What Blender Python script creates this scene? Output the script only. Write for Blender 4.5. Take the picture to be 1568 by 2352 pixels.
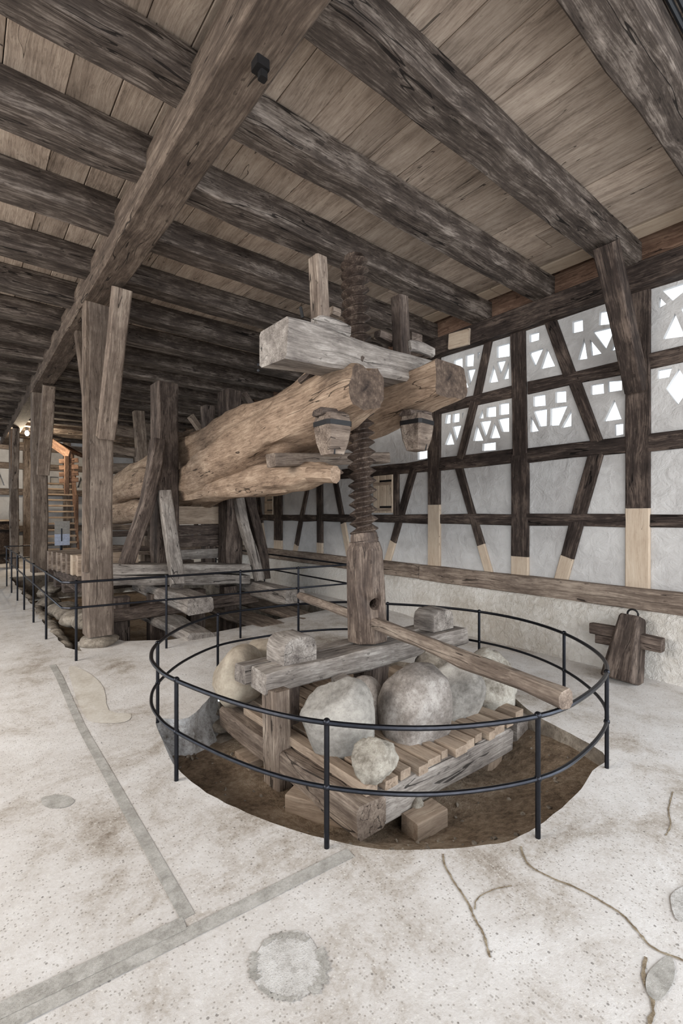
import bpy, bmesh, math, random
from mathutils import Vector, Matrix, noise
from mathutils.geometry import tessellate_polygon, delaunay_2d_cdt

for o in list(bpy.data.objects): bpy.data.objects.remove(o)
scn = bpy.context.scene
COL = scn.collection
R = random.Random(7)

# ------------------------------------------------------------------ camera
F, CX, CY, H = 1090., 784., 1183., 1.5          # focal length in pixels of the 1568 x 2352 frame, eye height
TH = math.atan(874 / 1090); S, C = math.sin(TH), math.cos(TH)
cam = bpy.data.cameras.new('camera'); camo = bpy.data.objects.new('camera', cam); COL.objects.link(camo)
cam.sensor_fit = 'HORIZONTAL'; cam.sensor_width = 36.; cam.lens = 36. * F / 1568.
cam.shift_y = (CY - 1176.) / 1568.
cam.clip_start = .05
camo.location = (0, 0, H); camo.rotation_euler = (math.pi / 2, 0, -TH)
scn.camera = camo

# ------------------------------------------------------------------ light
w = bpy.data.worlds.new('sky'); scn.world = w; w.use_nodes = True
bg = w.node_tree.nodes['Background']; bg.inputs[0].default_value = (.80, .90, 1., 1); bg.inputs[1].default_value = 2.2
scn.view_settings.view_transform = 'Standard'; scn.view_settings.look = 'None'
scn.view_settings.gamma = 1.; scn.view_settings.use_curve_mapping = False
scn.view_settings.exposure = 0.12

def light(kind, name, loc, target, energy, color, size=.1, sizey=None, angle=60, blend=.4):
    l = bpy.data.lights.new(name, kind); l.energy = energy; l.color = color
    if kind == 'AREA':
        l.shape = 'RECTANGLE'; l.size = size; l.size_y = sizey or size
    elif kind in ('SPOT', 'POINT'):
        l.shadow_soft_size = size
    if kind == 'SPOT':
        l.spot_size = math.radians(angle); l.spot_blend = blend
    o = bpy.data.objects.new(name, l); COL.objects.link(o); o.location = loc
    o.rotation_euler = (Vector(target) - Vector(loc)).to_track_quat('-Z', 'Y').to_euler()
    return o
light('AREA', 'gateway_daylight_offscreen', (.2, -3.9, 2.0), (1.6, 4, .8), 270, (1., .98, .97), 6., 3.6)
light('AREA', 'right_gate_daylight_offscreen', (5.0, -2.3, 1.8), (1.5, 1.8, .4), 150, (.84, .92, 1.), 2.6, 3.2)
light('AREA', 'left_hall_lamps_offscreen', (-4.2, 4.2, 3.3), (1.2, 4.2, .0), 300, (1., .94, .87), 4., 1.6)

# ------------------------------------------------------------------ pixels to points
def ray(u, v):
    r = (u - CX) / F
    return Vector((C * r + S, -S * r + C, (CY - v) / F))
def onZ(u, v, z): d = ray(u, v); k = (z - H) / d.z; return Vector((d.x * k, d.y * k, z))
def onX(u, v, X): d = ray(u, v); k = X / d.x; return Vector((X, d.y * k, H + d.z * k))
def onY(u, v, Y): d = ray(u, v); k = Y / d.y; return Vector((d.x * k, Y, H + d.z * k))
def at(u, v, f): d = ray(u, v) * f; return Vector((d.x, d.y, H + d.z))
V = Vector

# ------------------------------------------------------------------ materials
class NT:
    def __init__(s, name):
        s.m = bpy.data.materials.new(name); s.m.use_nodes = True
        s.t = s.m.node_tree; s.b = s.t.nodes['Principled BSDF']
    def n(s, kind, **kw):
        nd = s.t.nodes.new('ShaderNode' + kind)
        for k, v in kw.items():
            if k.startswith('i_'):
                nd.inputs[k[2:].replace('_', ' ')].default_value = v
            else: setattr(nd, k, v)
        return nd
    def l(s, a, b): s.t.links.new(a, b)
    def math(s, op, a, b=None, c=None, clamp=False):
        nd = s.n('Math', operation=op, use_clamp=clamp)
        for i, x in enumerate((a, b, c)):
            if x is None: continue
            if isinstance(x, (int, float)): nd.inputs[i].default_value = x
            else: s.l(x, nd.inputs[i])
        return nd.outputs[0]
    def ramp(s, fac, stops):
        nd = s.n('ValToRGB'); e = nd.color_ramp.elements
        while len(e) < len(stops): e.new(.5)
        for q, (p, c) in zip(e, stops):
            q.position = p; q.color = (*c, 1) if len(c) == 3 else c
        s.l(fac, nd.inputs[0]); return nd.outputs[0]
    def mix(s, fac, a, b, mode='MIX'):
        nd = s.n('Mix', data_type='RGBA', blend_type=mode)
        for i, x in ((0, fac), (6, a), (7, b)):
            if isinstance(x, (int, float)): nd.inputs[i].default_value = x
            elif isinstance(x, tuple): nd.inputs[i].default_value = (*x, 1)
            else: s.l(x, nd.inputs[i])
        return nd.outputs[2]
    def noise(s, vec, scale, detail=4, rough=.55, dist=0.):
        nd = s.n('TexNoise'); nd.inputs['Scale'].default_value = scale; nd.inputs['Detail'].default_value = detail
        nd.inputs['Roughness'].default_value = rough; nd.inputs['Distortion'].default_value = dist
        s.l(vec, nd.inputs['Vector']); return nd.outputs[0]
    def coords(s, rnd=True):
        tc = s.n('TexCoord'); v = tc.outputs['Object']
        s.rand = None
        if rnd:
            oi = s.n('ObjectInfo'); s.rand = oi.outputs['Random']
            cx = s.n('CombineXYZ')
            for i, k in enumerate((31., 17., 23.)): s.l(s.math('MULTIPLY', s.rand, k), cx.inputs[i])
            va = s.n('VectorMath', operation='ADD'); s.l(v, va.inputs[0]); s.l(cx.outputs[0], va.inputs[1]); v = va.outputs[0]
        return v
    def mapped(s, v, sc):
        mp = s.n('Mapping'); mp.inputs['Scale'].default_value = sc; s.l(v, mp.inputs['Vector']); return mp.outputs[0]
    def bump(s, hgt, strength, dist):
        nd = s.n('Bump'); nd.inputs['Strength'].default_value = strength; nd.inputs['Distance'].default_value = dist
        s.l(hgt, nd.inputs['Height']); s.l(nd.outputs[0], s.b.inputs['Normal'])
    def fin(s, col, rough, spec=.25):
        s.l(col, s.b.inputs['Base Color'])
        s.b.inputs['Roughness'].default_value = rough; s.b.inputs['Specular IOR Level'].default_value = spec
        return s.m

def rgb(*c):  # sRGB 0-255 to linear
    return tuple((x / 255 / 12.92) if x / 255 <= .04045 else ((x / 255 + .055) / 1.055) ** 2.4 for x in c)

def wood(name, dark, mid, light, crack=.010, var=.35, blot=.45, rough=.85, grain=1., bump=.5, spots=.5):
    t = NT(name); v = t.coords()
    wp = t.noise(v, 1.7, 2, .5)
    cw = t.n('CombineXYZ'); t.l(t.math('MULTIPLY', wp, .10), cw.inputs[1]); t.l(t.math('MULTIPLY', wp, -.08), cw.inputs[2])
    va = t.n('VectorMath', operation='ADD'); t.l(v, va.inputs[0]); t.l(cw.outputs[0], va.inputs[1]); vg = va.outputs[0]
    g1 = t.noise(t.mapped(vg, (.8 * grain, 15 * grain, 15 * grain)), 1., 7, .68)
    g2 = t.noise(t.mapped(vg, (5., 95, 95)), 1., 4, .65)
    bl = t.noise(v, 2.1, 5, .62)
    bl2 = t.noise(t.mapped(v, (4, 11, 11)), 1., 6, .75)
    f = t.math('ADD', t.math('MULTIPLY', g1, .40), t.math('MULTIPLY', g2, .34))
    f = t.math('ADD', f, t.math('MULTIPLY', bl, blot * .55))
    f = t.math('ADD', f, t.math('MULTIPLY', bl2, .36))
    f = t.math('SUBTRACT', f, .05 + blot * .275)
    col = t.ramp(f, [(.36, dark), (.50, mid), (.65, light)])
    ck = t.noise(t.mapped(vg, (.32, 7.5, 7.5)), 1., 2.5, .5)
    ckm = t.math('LESS_THAN', t.math('ABSOLUTE', t.math('SUBTRACT', ck, .5)), crack * .55)
    ckm = t.math('MULTIPLY', ckm, t.math('GREATER_THAN', t.noise(t.mapped(v, (.9, 3, 3)), 1., 2), .50))
    col = t.mix(t.math('MULTIPLY', ckm, .8), col, tuple(x * .16 for x in dark))
    sp = t.noise(t.mapped(v, (9, 24, 24)), 1., 3, .6)
    spm = t.math('MULTIPLY', t.math('GREATER_THAN', sp, .66), spots)
    col = t.mix(spm, col, tuple(x * .45 for x in dark))
    hv = t.n('HueSaturation'); hv.inputs['Saturation'].default_value = .82; t.l(col, hv.inputs['Color'])
    t.l(t.math('ADD', t.math('MULTIPLY', t.rand, var), 1. - var * .5), hv.inputs['Value'])
    t.bump(t.math('SUBTRACT', f, t.math('ADD', t.math('MULTIPLY', ckm, .5), t.math('MULTIPLY', spm, .2))), bump, .014)
    return t.fin(hv.outputs[0], rough, .15)

M = {}
M['joist'] = wood('weathered_joist_wood', rgb(38, 31, 27), rgb(76, 65, 57), rgb(142, 128, 116), var=.2)
M['girder'] = wood('darkened_girder_wood', rgb(54, 43, 35), rgb(86, 71, 59), rgb(128, 110, 93), var=.12)  # post wood darkened in colour to offset the light on the girder
M['postwood'] = wood('brown_post_wood', rgb(66, 53, 44), rgb(102, 87, 75), rgb(146, 129, 112), var=.12)
M['plank'] = wood('ceiling_plank_wood', rgb(110, 94, 80), rgb(159, 140, 122), rgb(188, 170, 151), var=.5, crack=.004, grain=.8, spots=.25)
M['pine'] = wood('fresh_pine_wood', rgb(160, 136, 111), rgb(180, 158, 133), rgb(192, 173, 149), crack=.002, var=.12, blot=.2, bump=.12, spots=.12)
M['frame'] = wood('dark_frame_wood', rgb(32, 25, 22), rgb(58, 47, 41), rgb(112, 94, 81), var=.2)
M['log'] = wood('adzed_log_wood', rgb(88, 67, 50), rgb(142, 115, 90), rgb(184, 157, 128), var=.12, grain=.7, spots=.35)
M['dusty'] = wood('dusty_grey_wood', rgb(82, 73, 68), rgb(132, 122, 113), rgb(182, 172, 161), var=.12)
M['darkold'] = wood('dark_press_wood', rgb(40, 32, 28), rgb(76, 63, 55), rgb(126, 109, 96), var=.25)
M['screw'] = wood('dark_polished_screw_wood', rgb(42, 32, 27), rgb(80, 65, 55), rgb(138, 119, 102), crack=.006, rough=.6, bump=.25)
M['threadwood'] = wood('dark_thread_wood', rgb(34, 25, 20), rgb(60, 47, 39), rgb(112, 94, 79), crack=.002, rough=.55, bump=.15, spots=.15)
M['oldmid'] = wood('old_brown_wood', rgb(74, 60, 50), rgb(116, 99, 85), rgb(164, 146, 127), var=.2)
M['sawn'] = wood('sawn_slat_wood', rgb(112, 92, 74), rgb(150, 128, 106), rgb(178, 157, 133), crack=.003, var=.18, bump=.25, spots=.2)
M['redwood'] = wood('red_brown_stair_wood', rgb(66, 44, 32), rgb(108, 78, 58), rgb(148, 114, 88), var=.2, bump=.2)

def mat_end():
    t = NT('end_grain_wood'); tc = t.n('TexCoord')
    nz = t.noise(tc.outputs['Object'], 9, 3)
    ln = t.n('VectorMath', operation='LENGTH'); mp = t.mapped(tc.outputs['Object'], (0, 1, 1)); t.l(mp, ln.inputs[0])
    r = t.math('ADD', ln.outputs['Value'], t.math('MULTIPLY', nz, .05))
    ring = t.math('SINE', t.math('MULTIPLY', r, 330))
    f = t.math('ADD', t.math('MULTIPLY', ring, .015), t.math('MULTIPLY', t.noise(tc.outputs['Object'], 26, 5, .7), .9))
    f = t.math('ADD', f, t.math('MULTIPLY', t.math('SUBTRACT', 1., t.math('DIVIDE', r, .10), clamp=True), -.3))
    col = t.ramp(f, [(.2, rgb(40, 32, 28)), (.48, rgb(84, 70, 60)), (.72, rgb(128, 112, 98))])
    t.bump(f, .4, .01)
    return t.fin(col, .85)
M['end'] = mat_end()

def stone(name, a, b, c, sc=1., speck=.3, bump=.5):
    t = NT(name); v = t.coords()
    n1 = t.noise(v, 3.2 * sc, 6, .65); n2 = t.noise(v, 22 * sc, 5, .7)
    f = t.math('ADD', t.math('MULTIPLY', n1, .62), t.math('MULTIPLY', n2, .38))
    col = t.ramp(f, [(.36, a), (.5, b), (.64, c)])
    n3 = t.noise(v, 75 * sc, 3, .7)
    col = t.mix(t.math('MULTIPLY', t.math('GREATER_THAN', n3, .60), speck), col, tuple(x * .35 for x in a))
    t.bump(t.math('ADD', f, t.math('MULTIPLY', n3, .3)), bump, .02)
    return t.fin(col, .88, .2)
M['stone_beige'] = stone('smooth_beige_stone', rgb(126, 114, 100), rgb(158, 146, 130), rgb(182, 171, 154), speck=.14, bump=.25)
M['stone_grey'] = stone('mottled_grey_stone', rgb(94, 87, 82), rgb(134, 126, 119), rgb(176, 169, 162), sc=1.2, speck=.35)
M['stone_blue'] = stone('pale_blue_grey_stone', rgb(110, 105, 99), rgb(150, 145, 138), rgb(180, 175, 166), speck=.2, bump=.35)
M['stone_white'] = stone('rough_white_stone', rgb(116, 108, 97), rgb(170, 163, 151), rgb(200, 195, 184), sc=1.5, speck=.25, bump=.8)
M['rubble'] = stone('grey_rubble_stone', rgb(82, 74, 66), rgb(128, 118, 106), rgb(172, 162, 148), sc=.9, bump=.9)

def mat_concrete():
    t = NT('speckled_concrete'); v = t.coords(False)
    big = t.noise(v, .8, 5, .62, .4); mid = t.noise(v, 3.1, 6, .7, .5); fine = t.noise(v, 55, 5, .78); md2 = t.noise(v, 11, 5, .7)
    f = t.math('ADD', t.math('MULTIPLY', big, .62), t.math('MULTIPLY', mid, .52)); f = t.math('ADD', f, t.math('MULTIPLY', fine, .30)); f = t.math('ADD', f, t.math('MULTIPLY', md2, .22))
    f = t.math('SUBTRACT', f, .33)
    col = t.ramp(f, [(.29, rgb(132, 120, 107)), (.385, rgb(176, 167, 157)), (.475, rgb(202, 196, 190)), (.62, rgb(219, 215, 211))])
    vo = t.n('TexVoronoi'); vo.inputs['Scale'].default_value = 95; t.l(v, vo.inputs['Vector'])
    vr = t.n('TexVoronoi'); vr.inputs['Scale'].default_value = 40; t.l(v, vr.inputs['Vector'])
    cs = t.n('SeparateColor'); t.l(vo.outputs['Color'], cs.inputs[0])
    cs2 = t.n('SeparateColor'); t.l(vr.outputs['Color'], cs2.inputs[0])
    sp = t.math('MULTIPLY', t.math('LESS_THAN', vo.outputs['Distance'], .36), t.math('GREATER_THAN', cs.outputs[0], .72))
    sp2 = t.math('MULTIPLY', t.math('LESS_THAN', vr.outputs['Distance'], .20), t.math('GREATER_THAN', cs2.outputs[0], .90))
    col = t.mix(t.math('MULTIPLY', sp, .45), col, rgb(112, 102, 90))
    col = t.mix(t.math('MULTIPLY', sp2, .6), col, rgb(78, 70, 62))
    lo = t.math('MULTIPLY', t.math('LESS_THAN', vo.outputs['Distance'], .34), t.math('GREATER_THAN', cs.outputs[1], .86))
    col = t.mix(t.math('MULTIPLY', lo, .5), col, rgb(228, 224, 216))
    t.bump(t.math('ADD', t.math('MULTIPLY', fine, .5), mid), .4, .012)
    return t.fin(col, .8, .25)
M['concrete'] = mat_concrete()
M['strip'] = stone('grey_mortar', rgb(140, 136, 129), rgb(170, 166, 159), rgb(194, 190, 184), sc=4, speck=.35, bump=.3)
M['patch'] = stone('mortar_patch', rgb(150, 145, 138), rgb(196, 192, 187), rgb(216, 213, 209), sc=2.4, speck=.4, bump=.4)
M['patch_pale'] = stone('pale_mortar_patch', rgb(176, 166, 152), rgb(196, 188, 176), rgb(210, 204, 194), sc=2, speck=.08, bump=.2)
M['crack'] = stone('dirt_in_crack', rgb(104, 90, 72), rgb(146, 130, 108), rgb(190, 178, 156), sc=9, bump=.6)

def mat_plaster(name, a, b, bumpk, sc):
    t = NT(name); v = t.coords(False)
    n1 = t.noise(v, 1.1, 4, .6); n2 = t.noise(v, sc, 5, .62, .6); n3 = t.noise(v, sc * 6, 3)
    col = t.ramp(t.math('ADD', t.math('MULTIPLY', n1, .7), t.math('MULTIPLY', n2, .3)), [(.38, a), (.56, b)])
    t.bump(t.math('ADD', n2, t.math('MULTIPLY', n3, .18)), bumpk, .025)
    return t.fin(col, .9, .15)
M['plaster'] = mat_plaster('white_lime_plaster', rgb(166, 162, 159), rgb(190, 187, 184), .8, 7)
M['plinth'] = mat_plaster('rough_plinth_plaster', rgb(172, 164, 153), rgb(204, 199, 192), 1., 17)
M['whitewash'] = stone('flaking_whitewash', rgb(104, 98, 92), rgb(166, 164, 162), rgb(206, 206, 206), sc=1.6, bump=.9)

def mat_earth():
    t = NT('bare_brown_earth'); v = t.coords(False)
    n1 = t.noise(v, 2.2, 5, .65); n2 = t.noise(v, 24, 6, .75); n3 = t.noise(v, 90, 3, .7)
    f = t.math('ADD', t.math('MULTIPLY', n1, .5), t.math('MULTIPLY', n2, .5))
    col = t.ramp(f, [(.36, rgb(88, 74, 61)), (.5, rgb(146, 127, 107)), (.66, rgb(190, 173, 152))])
    t.bump(t.math('ADD', n2, t.math('MULTIPLY', n3, .35)), .9, .04)
    return t.fin(col, .95, .1)
M['earth'] = mat_earth()

def plain(name, col, rough=.5, metal=0., spec=.5, emit=0.):
    t = NT(name); v = t.coords(False); n = t.noise(v, 30, 4)
    c = t.ramp(n, [(.3, tuple(x * .8 for x in col)), (.7, tuple(min(1, x * 1.15) for x in col))])
    t.b.inputs['Metallic'].default_value = metal
    if emit:
        t.b.inputs['Emission Color'].default_value = (*col, 1); t.b.inputs['Emission Strength'].default_value = emit
    return t.fin(c, rough, spec)
M['steel'] = plain('dark_railing_steel', rgb(44, 45, 50), .34, .85, .5)
M['iron'] = plain('black_wrought_iron', rgb(30, 28, 28), .55, .5)
M['zinc'] = plain('galvanised_bolt_steel', rgb(150, 152, 156), .35, .8)
M['plastic'] = plain('black_cable_plastic', rgb(20, 22, 26), .45)
M['bulb'] = plain('glowing_lamp_glass', (1., .93, .82), .3, 0, .5, 30.)
M['sign_grey'] = plain('grey_sign_panel', rgb(150, 146, 140), .6)
M['sign_blue'] = plain('pale_blue_sign_panel', rgb(178, 186, 206), .6)
M['ceil_dark'] = wood('attic_shade_wood', rgb(24, 20, 18), rgb(36, 30, 26), rgb(50, 42, 36))  # near-black tone stands in for attic shade behind the plank gaps

# ------------------------------------------------------------------ object helpers
WM = {}
def link(name, me, mat, parent=None, world=None, smooth=True, angle=38):
    if mat is not None and not me.materials:
        for k in (mat if isinstance(mat, (list, tuple)) else [mat]): me.materials.append(M[k])
    if smooth and me.polygons:
        me.polygons.foreach_set('use_smooth', [True] * len(me.polygons))
        me.set_sharp_from_angle(angle=math.radians(angle))
    o = bpy.data.objects.new(name, me); COL.objects.link(o)
    place(o, parent, world); return o
def place(o, parent, world):
    world = world or Matrix.Identity(4)
    WM[o.name] = world
    if parent is not None:
        o.parent = parent; o.matrix_parent_inverse = Matrix.Identity(4)
        o.matrix_basis = WM[parent.name].inverted() @ world
    else: o.matrix_basis = world
def tag(o, label, cat, group=None):
    o['label'] = label; o['category'] = cat; o['kind'] = 'thing'
    if group: o['group'] = group
    return o
def thing(name, label, cat, loc, group=None):
    o = bpy.data.objects.new(name, None); COL.objects.link(o); o.empty_display_size = .1
    place(o, None, Matrix.Translation(V(loc))); return tag(o, label, cat, group)
def struct(o): o['kind'] = 'structure'; return o
def frame(p0, p1, up=(0, 0, 1)):
    x = (V(p1) - V(p0)).normalized(); up = V(up)
    if abs(x.dot(up.normalized())) > .96: up = V((0, 1, 0)) if abs(x.y) < .9 else V((1, 0, 0))
    y = up.cross(x).normalized(); z = x.cross(y)
    m = Matrix((x, y, z)).transposed().to_4x4(); m.translation = V(p0); return m
def bm_done(bm, recalc=True):
    if recalc: bmesh.ops.recalc_face_normals(bm, faces=bm.faces)
    me = bpy.data.meshes.new('mesh'); bm.to_mesh(me); bm.free(); return me
def rings_mesh(rings, endmat=0, closed=False):
    bm = bmesh.new(); n = len(rings[0])
    vs = [[bm.verts.new(p) for p in r] for r in rings]
    m = len(vs)
    for i in range(m if closed else m - 1):
        a, b = vs[i], vs[(i + 1) % m]
        for j in range(n):
            bm.faces.new((a[j], a[(j + 1) % n], b[(j + 1) % n], b[j]))
    if not closed:
        for r in (vs[0][::-1], vs[-1]):
            f = bm.faces.new(r); f.material_index = endmat
    return bm_done(bm)
def section(w, h, b):
    a, c = w / 2, h / 2; b = min(b, a * .8, c * .8)
    return [(-a, -c + b), (-a + b, -c), (a - b, -c), (a, -c + b), (a, c - b), (a - b, c), (-a + b, c), (-a, c - b)]
def timber(name, p0, p1, w, h, mat, parent=None, up=(0, 0, 1), wob=.006, bev=.012, seg=None, taper=1., tag_=None, seed=None):
    """sawn or hewn timber, local x along the grain; w across, h along up"""
    p0, p1 = V(p0), V(p1); L = (p1 - p0).length
    if seg is None: seg = max(1, min(24, int(L / .4)))
    if wob == 0: seg = 1
    sd = seed if seed is not None else R.random() * 900
    rings = []
    for i in range(seg + 1):
        t = i / seg; k = 1 + (taper - 1) * t; r = []
        for j, (y, z) in enumerate(section(w * k, h * k, bev)):
            q = V((t * L * 2.2 + sd, (j // 2) * 3.1, sd * .3))
            r.append((t * L, y + wob * 1.6 * noise.noise(q), z + wob * 1.6 * noise.noise(q + V((0, 40, 7)))))
        rings.append(r)
    return link(name, rings_mesh(rings), mat, parent, frame(p0, p1, up))
def sweep(name, pts, w, h, mat, parent=None, side=(0, 1, 0), wob=.008, bev=.015, sub=4):
    """rectangular section swept along a smooth path; h lies along side"""
    P = crom([V(p) for p in pts], sub); m = frame(P[0], P[-1], side); mi = m.inverted()
    Q = [mi @ p for p in P]; sd = R.random() * 900; rings = []
    for i, q in enumerate(Q):
        d = (Q[min(i + 1, len(Q) - 1)] - Q[max(i - 1, 0)]).normalized()
        y = V((0, 0, 1)).cross(d).normalized(); z = d.cross(y)
        r = []
        for j, (a, b) in enumerate(section(w, h, bev)):
            k = V((i * .7 + sd, j // 2 * 3.1, 1))
            r.append(q + y * (a + wob * noise.noise(k)) + z * (b + wob * noise.noise(k + V((0, 0, 50)))))
        rings.append(r)
    return link(name, rings_mesh(rings), mat, parent, m)
def crom(P, sub, closed=False):
    out = []; n = len(P)
    for i in range(n if closed else n - 1):
        g = lambda k: P[k % n] if closed else P[max(0, min(n - 1, k))]
        a, b, c, d = g(i - 1), g(i), g(i + 1), g(i + 2)
        for s in range(sub):
            t = s / sub
            out.append(.5 * ((2 * b) + (c - a) * t + (2 * a - 5 * b + 4 * c - d) * t * t + (3 * b - a - 3 * c + d) * t ** 3))
    if not closed: out.append(P[-1].copy())
    return out
def tube(name, pts, r, mat, parent=None, closed=False, n=8):
    P = [V(p) for p in pts]; o = P[0]; rings = []; m = len(P)
    for i, p in enumerate(P):
        a = P[(i - 1) % m] if closed else P[max(i - 1, 0)]; b = P[(i + 1) % m] if closed else P[min(i + 1, m - 1)]
        d = (b - a).normalized(); s = V((0, 0, 1)) if abs(d.z) < .9 else V((1, 0, 0))
        y = s.cross(d).normalized(); z = d.cross(y)
        rings.append([(p - o) + y * r * math.cos(k * 2 * math.pi / n) + z * r * math.sin(k * 2 * math.pi / n) for k in range(n)])
    return link(name, rings_mesh(rings, closed=closed), mat, parent, Matrix.Translation(o))
def loft(name, st, mat, parent=None, n=20, amp=.02, sub=4, endmat='end', flat=0., top=None, pw=2.4, fq=1.6):
    """hewn log: stations (x, y, z, half width, half height)"""
    P = crom([V(s[:3]) for s in st], sub); Q = crom([V((s[3], s[4], 0)) for s in st], sub)
    m = frame(P[0], P[-1]); mi = m.inverted(); sd = R.random() * 500; rings = []
    for i, (p, q) in enumerate(zip(P, Q)):
        c = mi @ p; r = []
        for k in range(n):
            a = 2 * math.pi * k / n; ca, sa = math.cos(a), math.sin(a)
            e = 2 / pw
            y = abs(ca) ** e * math.copysign(1, ca); z = abs(sa) ** e * math.copysign(1, sa)
            nz = 1 + amp / max(q.x, .05) * (noise.noise(V((c.x * fq + sd, ca * 1.3, sa * 1.3))) + .5 * noise.noise(V((c.x * fq * 2.6 + sd, ca * 3, sa * 3))))
            zz = z * q.y * nz
            if top is not None: zz = min(zz, top)
            r.append((c.x, c.y + y * q.x * nz, c.z + zz))
        rings.append(r)
    return link(name, rings_mesh(rings, 1), [mat, endmat], parent, m, angle=50)
def boulder(name, c, size, mat, seed, label, group='boulders weighting the wooden crate', rot=(0, 0, 0), sub=4, rough=.05, cuts=7, parent=None, cut=.8):
    bm = bmesh.new(); bmesh.ops.create_icosphere(bm, subdivisions=sub, radius=1)
    rr = random.Random(seed)
    pl = []
    for _ in range(cuts):
        d = V((rr.uniform(-1, 1), rr.uniform(-1, 1), rr.uniform(-1, 1))).normalized(); pl.append((d, rr.uniform(.72, .92)))
    for v in bm.verts:
        p = v.co.copy(); o = V((seed * 3.7, seed * 1.9, 0))
        p *= 1 + .16 * noise.noise(p * 1.1 + o)
        for d, k in pl:
            e = p.dot(d) - k
            if e > 0: p -= d * e * cut
        p *= 1 + rough * noise.noise(p * 3.1 + o) + rough * .5 * noise.noise(p * 8 + o) + rough * .2 * noise.noise(p * 20 + o)
        v.co = V((p.x * size[0], p.y * size[1], p.z * size[2]))
    from mathutils import Euler
    m = Matrix.Translation(V(c)) @ Euler(rot).to_matrix().to_4x4()
    o = link(name, bm_done(bm), mat, parent, m, angle=60)
    if label: tag(o, label, 'boulder', group)
    return o
def slab_poly(name, outer, holes, M4, thick, mat, parent=None):
    """polygon with real openings, extruded by thick along local +z"""
    loops = [[V((x, y, 0)) for x, y in L] for L in [outer] + holes]
    tris = tessellate_polygon(loops); flat = [p for L in loops for p in L]
    bm = bmesh.new()
    a = [bm.verts.new(p) for p in flat]; b = [bm.verts.new(p + V((0, 0, thick))) for p in flat]
    for t in tris:
        try: bm.faces.new([a[i] for i in t]); bm.faces.new([b[i] for i in reversed(t)])
        except ValueError: pass
    k = 0
    for L in loops:
        n = len(L)
        for i in range(n):
            i0, i1 = k + i, k + (i + 1) % n
            bm.faces.new((a[i0], a[i1], b[i1], b[i0]))
        k += n
    return link(name, bm_done(bm), mat, parent, M4, angle=25)
def box(name, lo, hi, mat, parent=None, bev=.008):
    lo, hi = V(lo), V(hi); c = (lo + hi) / 2
    p0, p1 = V((lo.x, c.y, c.z)), V((hi.x, c.y, c.z))
    return timber(name, p0, p1, hi.y - lo.y, hi.z - lo.z, mat, parent, wob=0, bev=bev)
def smooth(a, b, x): t = max(0, min(1, (x - a) / (b - a))); return t * t * (3 - 2 * t)
def floor_z(x, y): return .1 * smooth(3.6, 5.0, y)

# ================================================================== floor
def pip(x, y, poly):
    c = False; n = len(poly)
    for i in range(n):
        x0, y0 = poly[i]; x1, y1 = poly[(i + 1) % n]
        if (y0 > y) != (y1 > y) and x < (x1 - x0) * (y - y0) / (y1 - y0) + x0: c = not c
    return c
def jag(poly, step, amp, seed):
    out = []; n = len(poly)
    for i in range(n):
        a, b = V((*poly[i], 0)), V((*poly[(i + 1) % n], 0)); m = max(1, int((b - a).length / step))
        for k in range(m):
            p = a.lerp(b, k / m); q = V((p.x * 3 + seed, p.y * 3, 0))
            out.append((p.x + amp * noise.noise(q) + amp * .5 * noise.noise(q * 4), p.y + amp * noise.noise(q + V((9, 9, 9))) + amp * .5 * noise.noise(q * 4 + V((9, 9, 9)))))
    return out
rim_px = [(362, 1650), (372, 1700), (398, 1752), (440, 1795), (520, 1846), (620, 1890), (750, 1930), (880, 1950), (1000, 1949), (1100, 1942), (1180, 1928), (1250, 1885),
          (1320, 1825), (1362, 1772), (1384, 1728)]
rim = [tuple(onZ(u, v, 0)[:2]) for u, v in rim_px] + [(3.36, 1.85), (3.62, 2.3), (3.68, 2.9), (3.45, 3.5), (2.95, 3.9), (2.3, 4.0), (1.7, 3.8), (1.32, 3.45)]
rimp = [V((x, y, 0)) for x, y in rim]; rim = [(p.x, p.y) for p in crom(rimp, 4, True)]
rim = jag(rim, .06, .012, 3)
press_hole = [(.86, 13.0), (.86, 8.5), (.84, 6.6), (.87, 5.75), (.97, 5.5), (1.0, 5.9), (1.36, 5.9), (1.42, 5.62), (1.62, 5.5), (1.8, 5.35), (2.5, 5.38), (3.2, 5.5), (4.25, 5.6), (4.3, 8.), (4.3, 13.)]
press_hole = jag(press_hole, .12, .03, 8)
def make_floor():
    outer = [(-9, -8), (5.35, -8), (5.35, 18.7), (-9, 18.7)]
    pts = []; edges = []
    for L in (outer, rim, press_hole):
        k = len(pts); pts += L; edges += [(k + i, k + (i + 1) % len(L)) for i in range(len(L))]
    rr = random.Random(2); y = -7.7
    while y < 18.4:
        x = -8.7; st = .22 if -1 < y < 7 else .6
        while x < 5.2:
            px_, py_ = x + rr.uniform(-.05, .05), y + rr.uniform(-.05, .05)
            if not pip(px_, py_, rim) and not pip(px_, py_, press_hole): pts.append((px_, py_))
            x += st if x > -2 else .8
        y += st
    vs, es, fs = delaunay_2d_cdt([V(p).to_2d() if len(p) == 2 else V(p) for p in pts], edges, [], 0, 1e-4)[:3]
    bm = bmesh.new()
    bv = [bm.verts.new((p.x, p.y, floor_z(p.x, p.y) + .006 * noise.noise(V((p.x, p.y, 0)) * 1.2))) for p in vs]
    for f in fs:
        c = sum((vs[i] for i in f), V((0, 0))) / len(f)
        if pip(c.x, c.y, rim) or pip(c.x, c.y, press_hole): continue
        try: bm.faces.new([bv[i] for i in f])
        except ValueError: pass
    bmesh.ops.recalc_face_normals(bm, faces=bm.faces)
    if sum(f.normal.z for f in bm.faces) < 0: bmesh.ops.reverse_faces(bm, faces=bm.faces)
    return link('floor', bm_done(bm, False), 'concrete', None, None)
floor = struct(make_floor())

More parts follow.
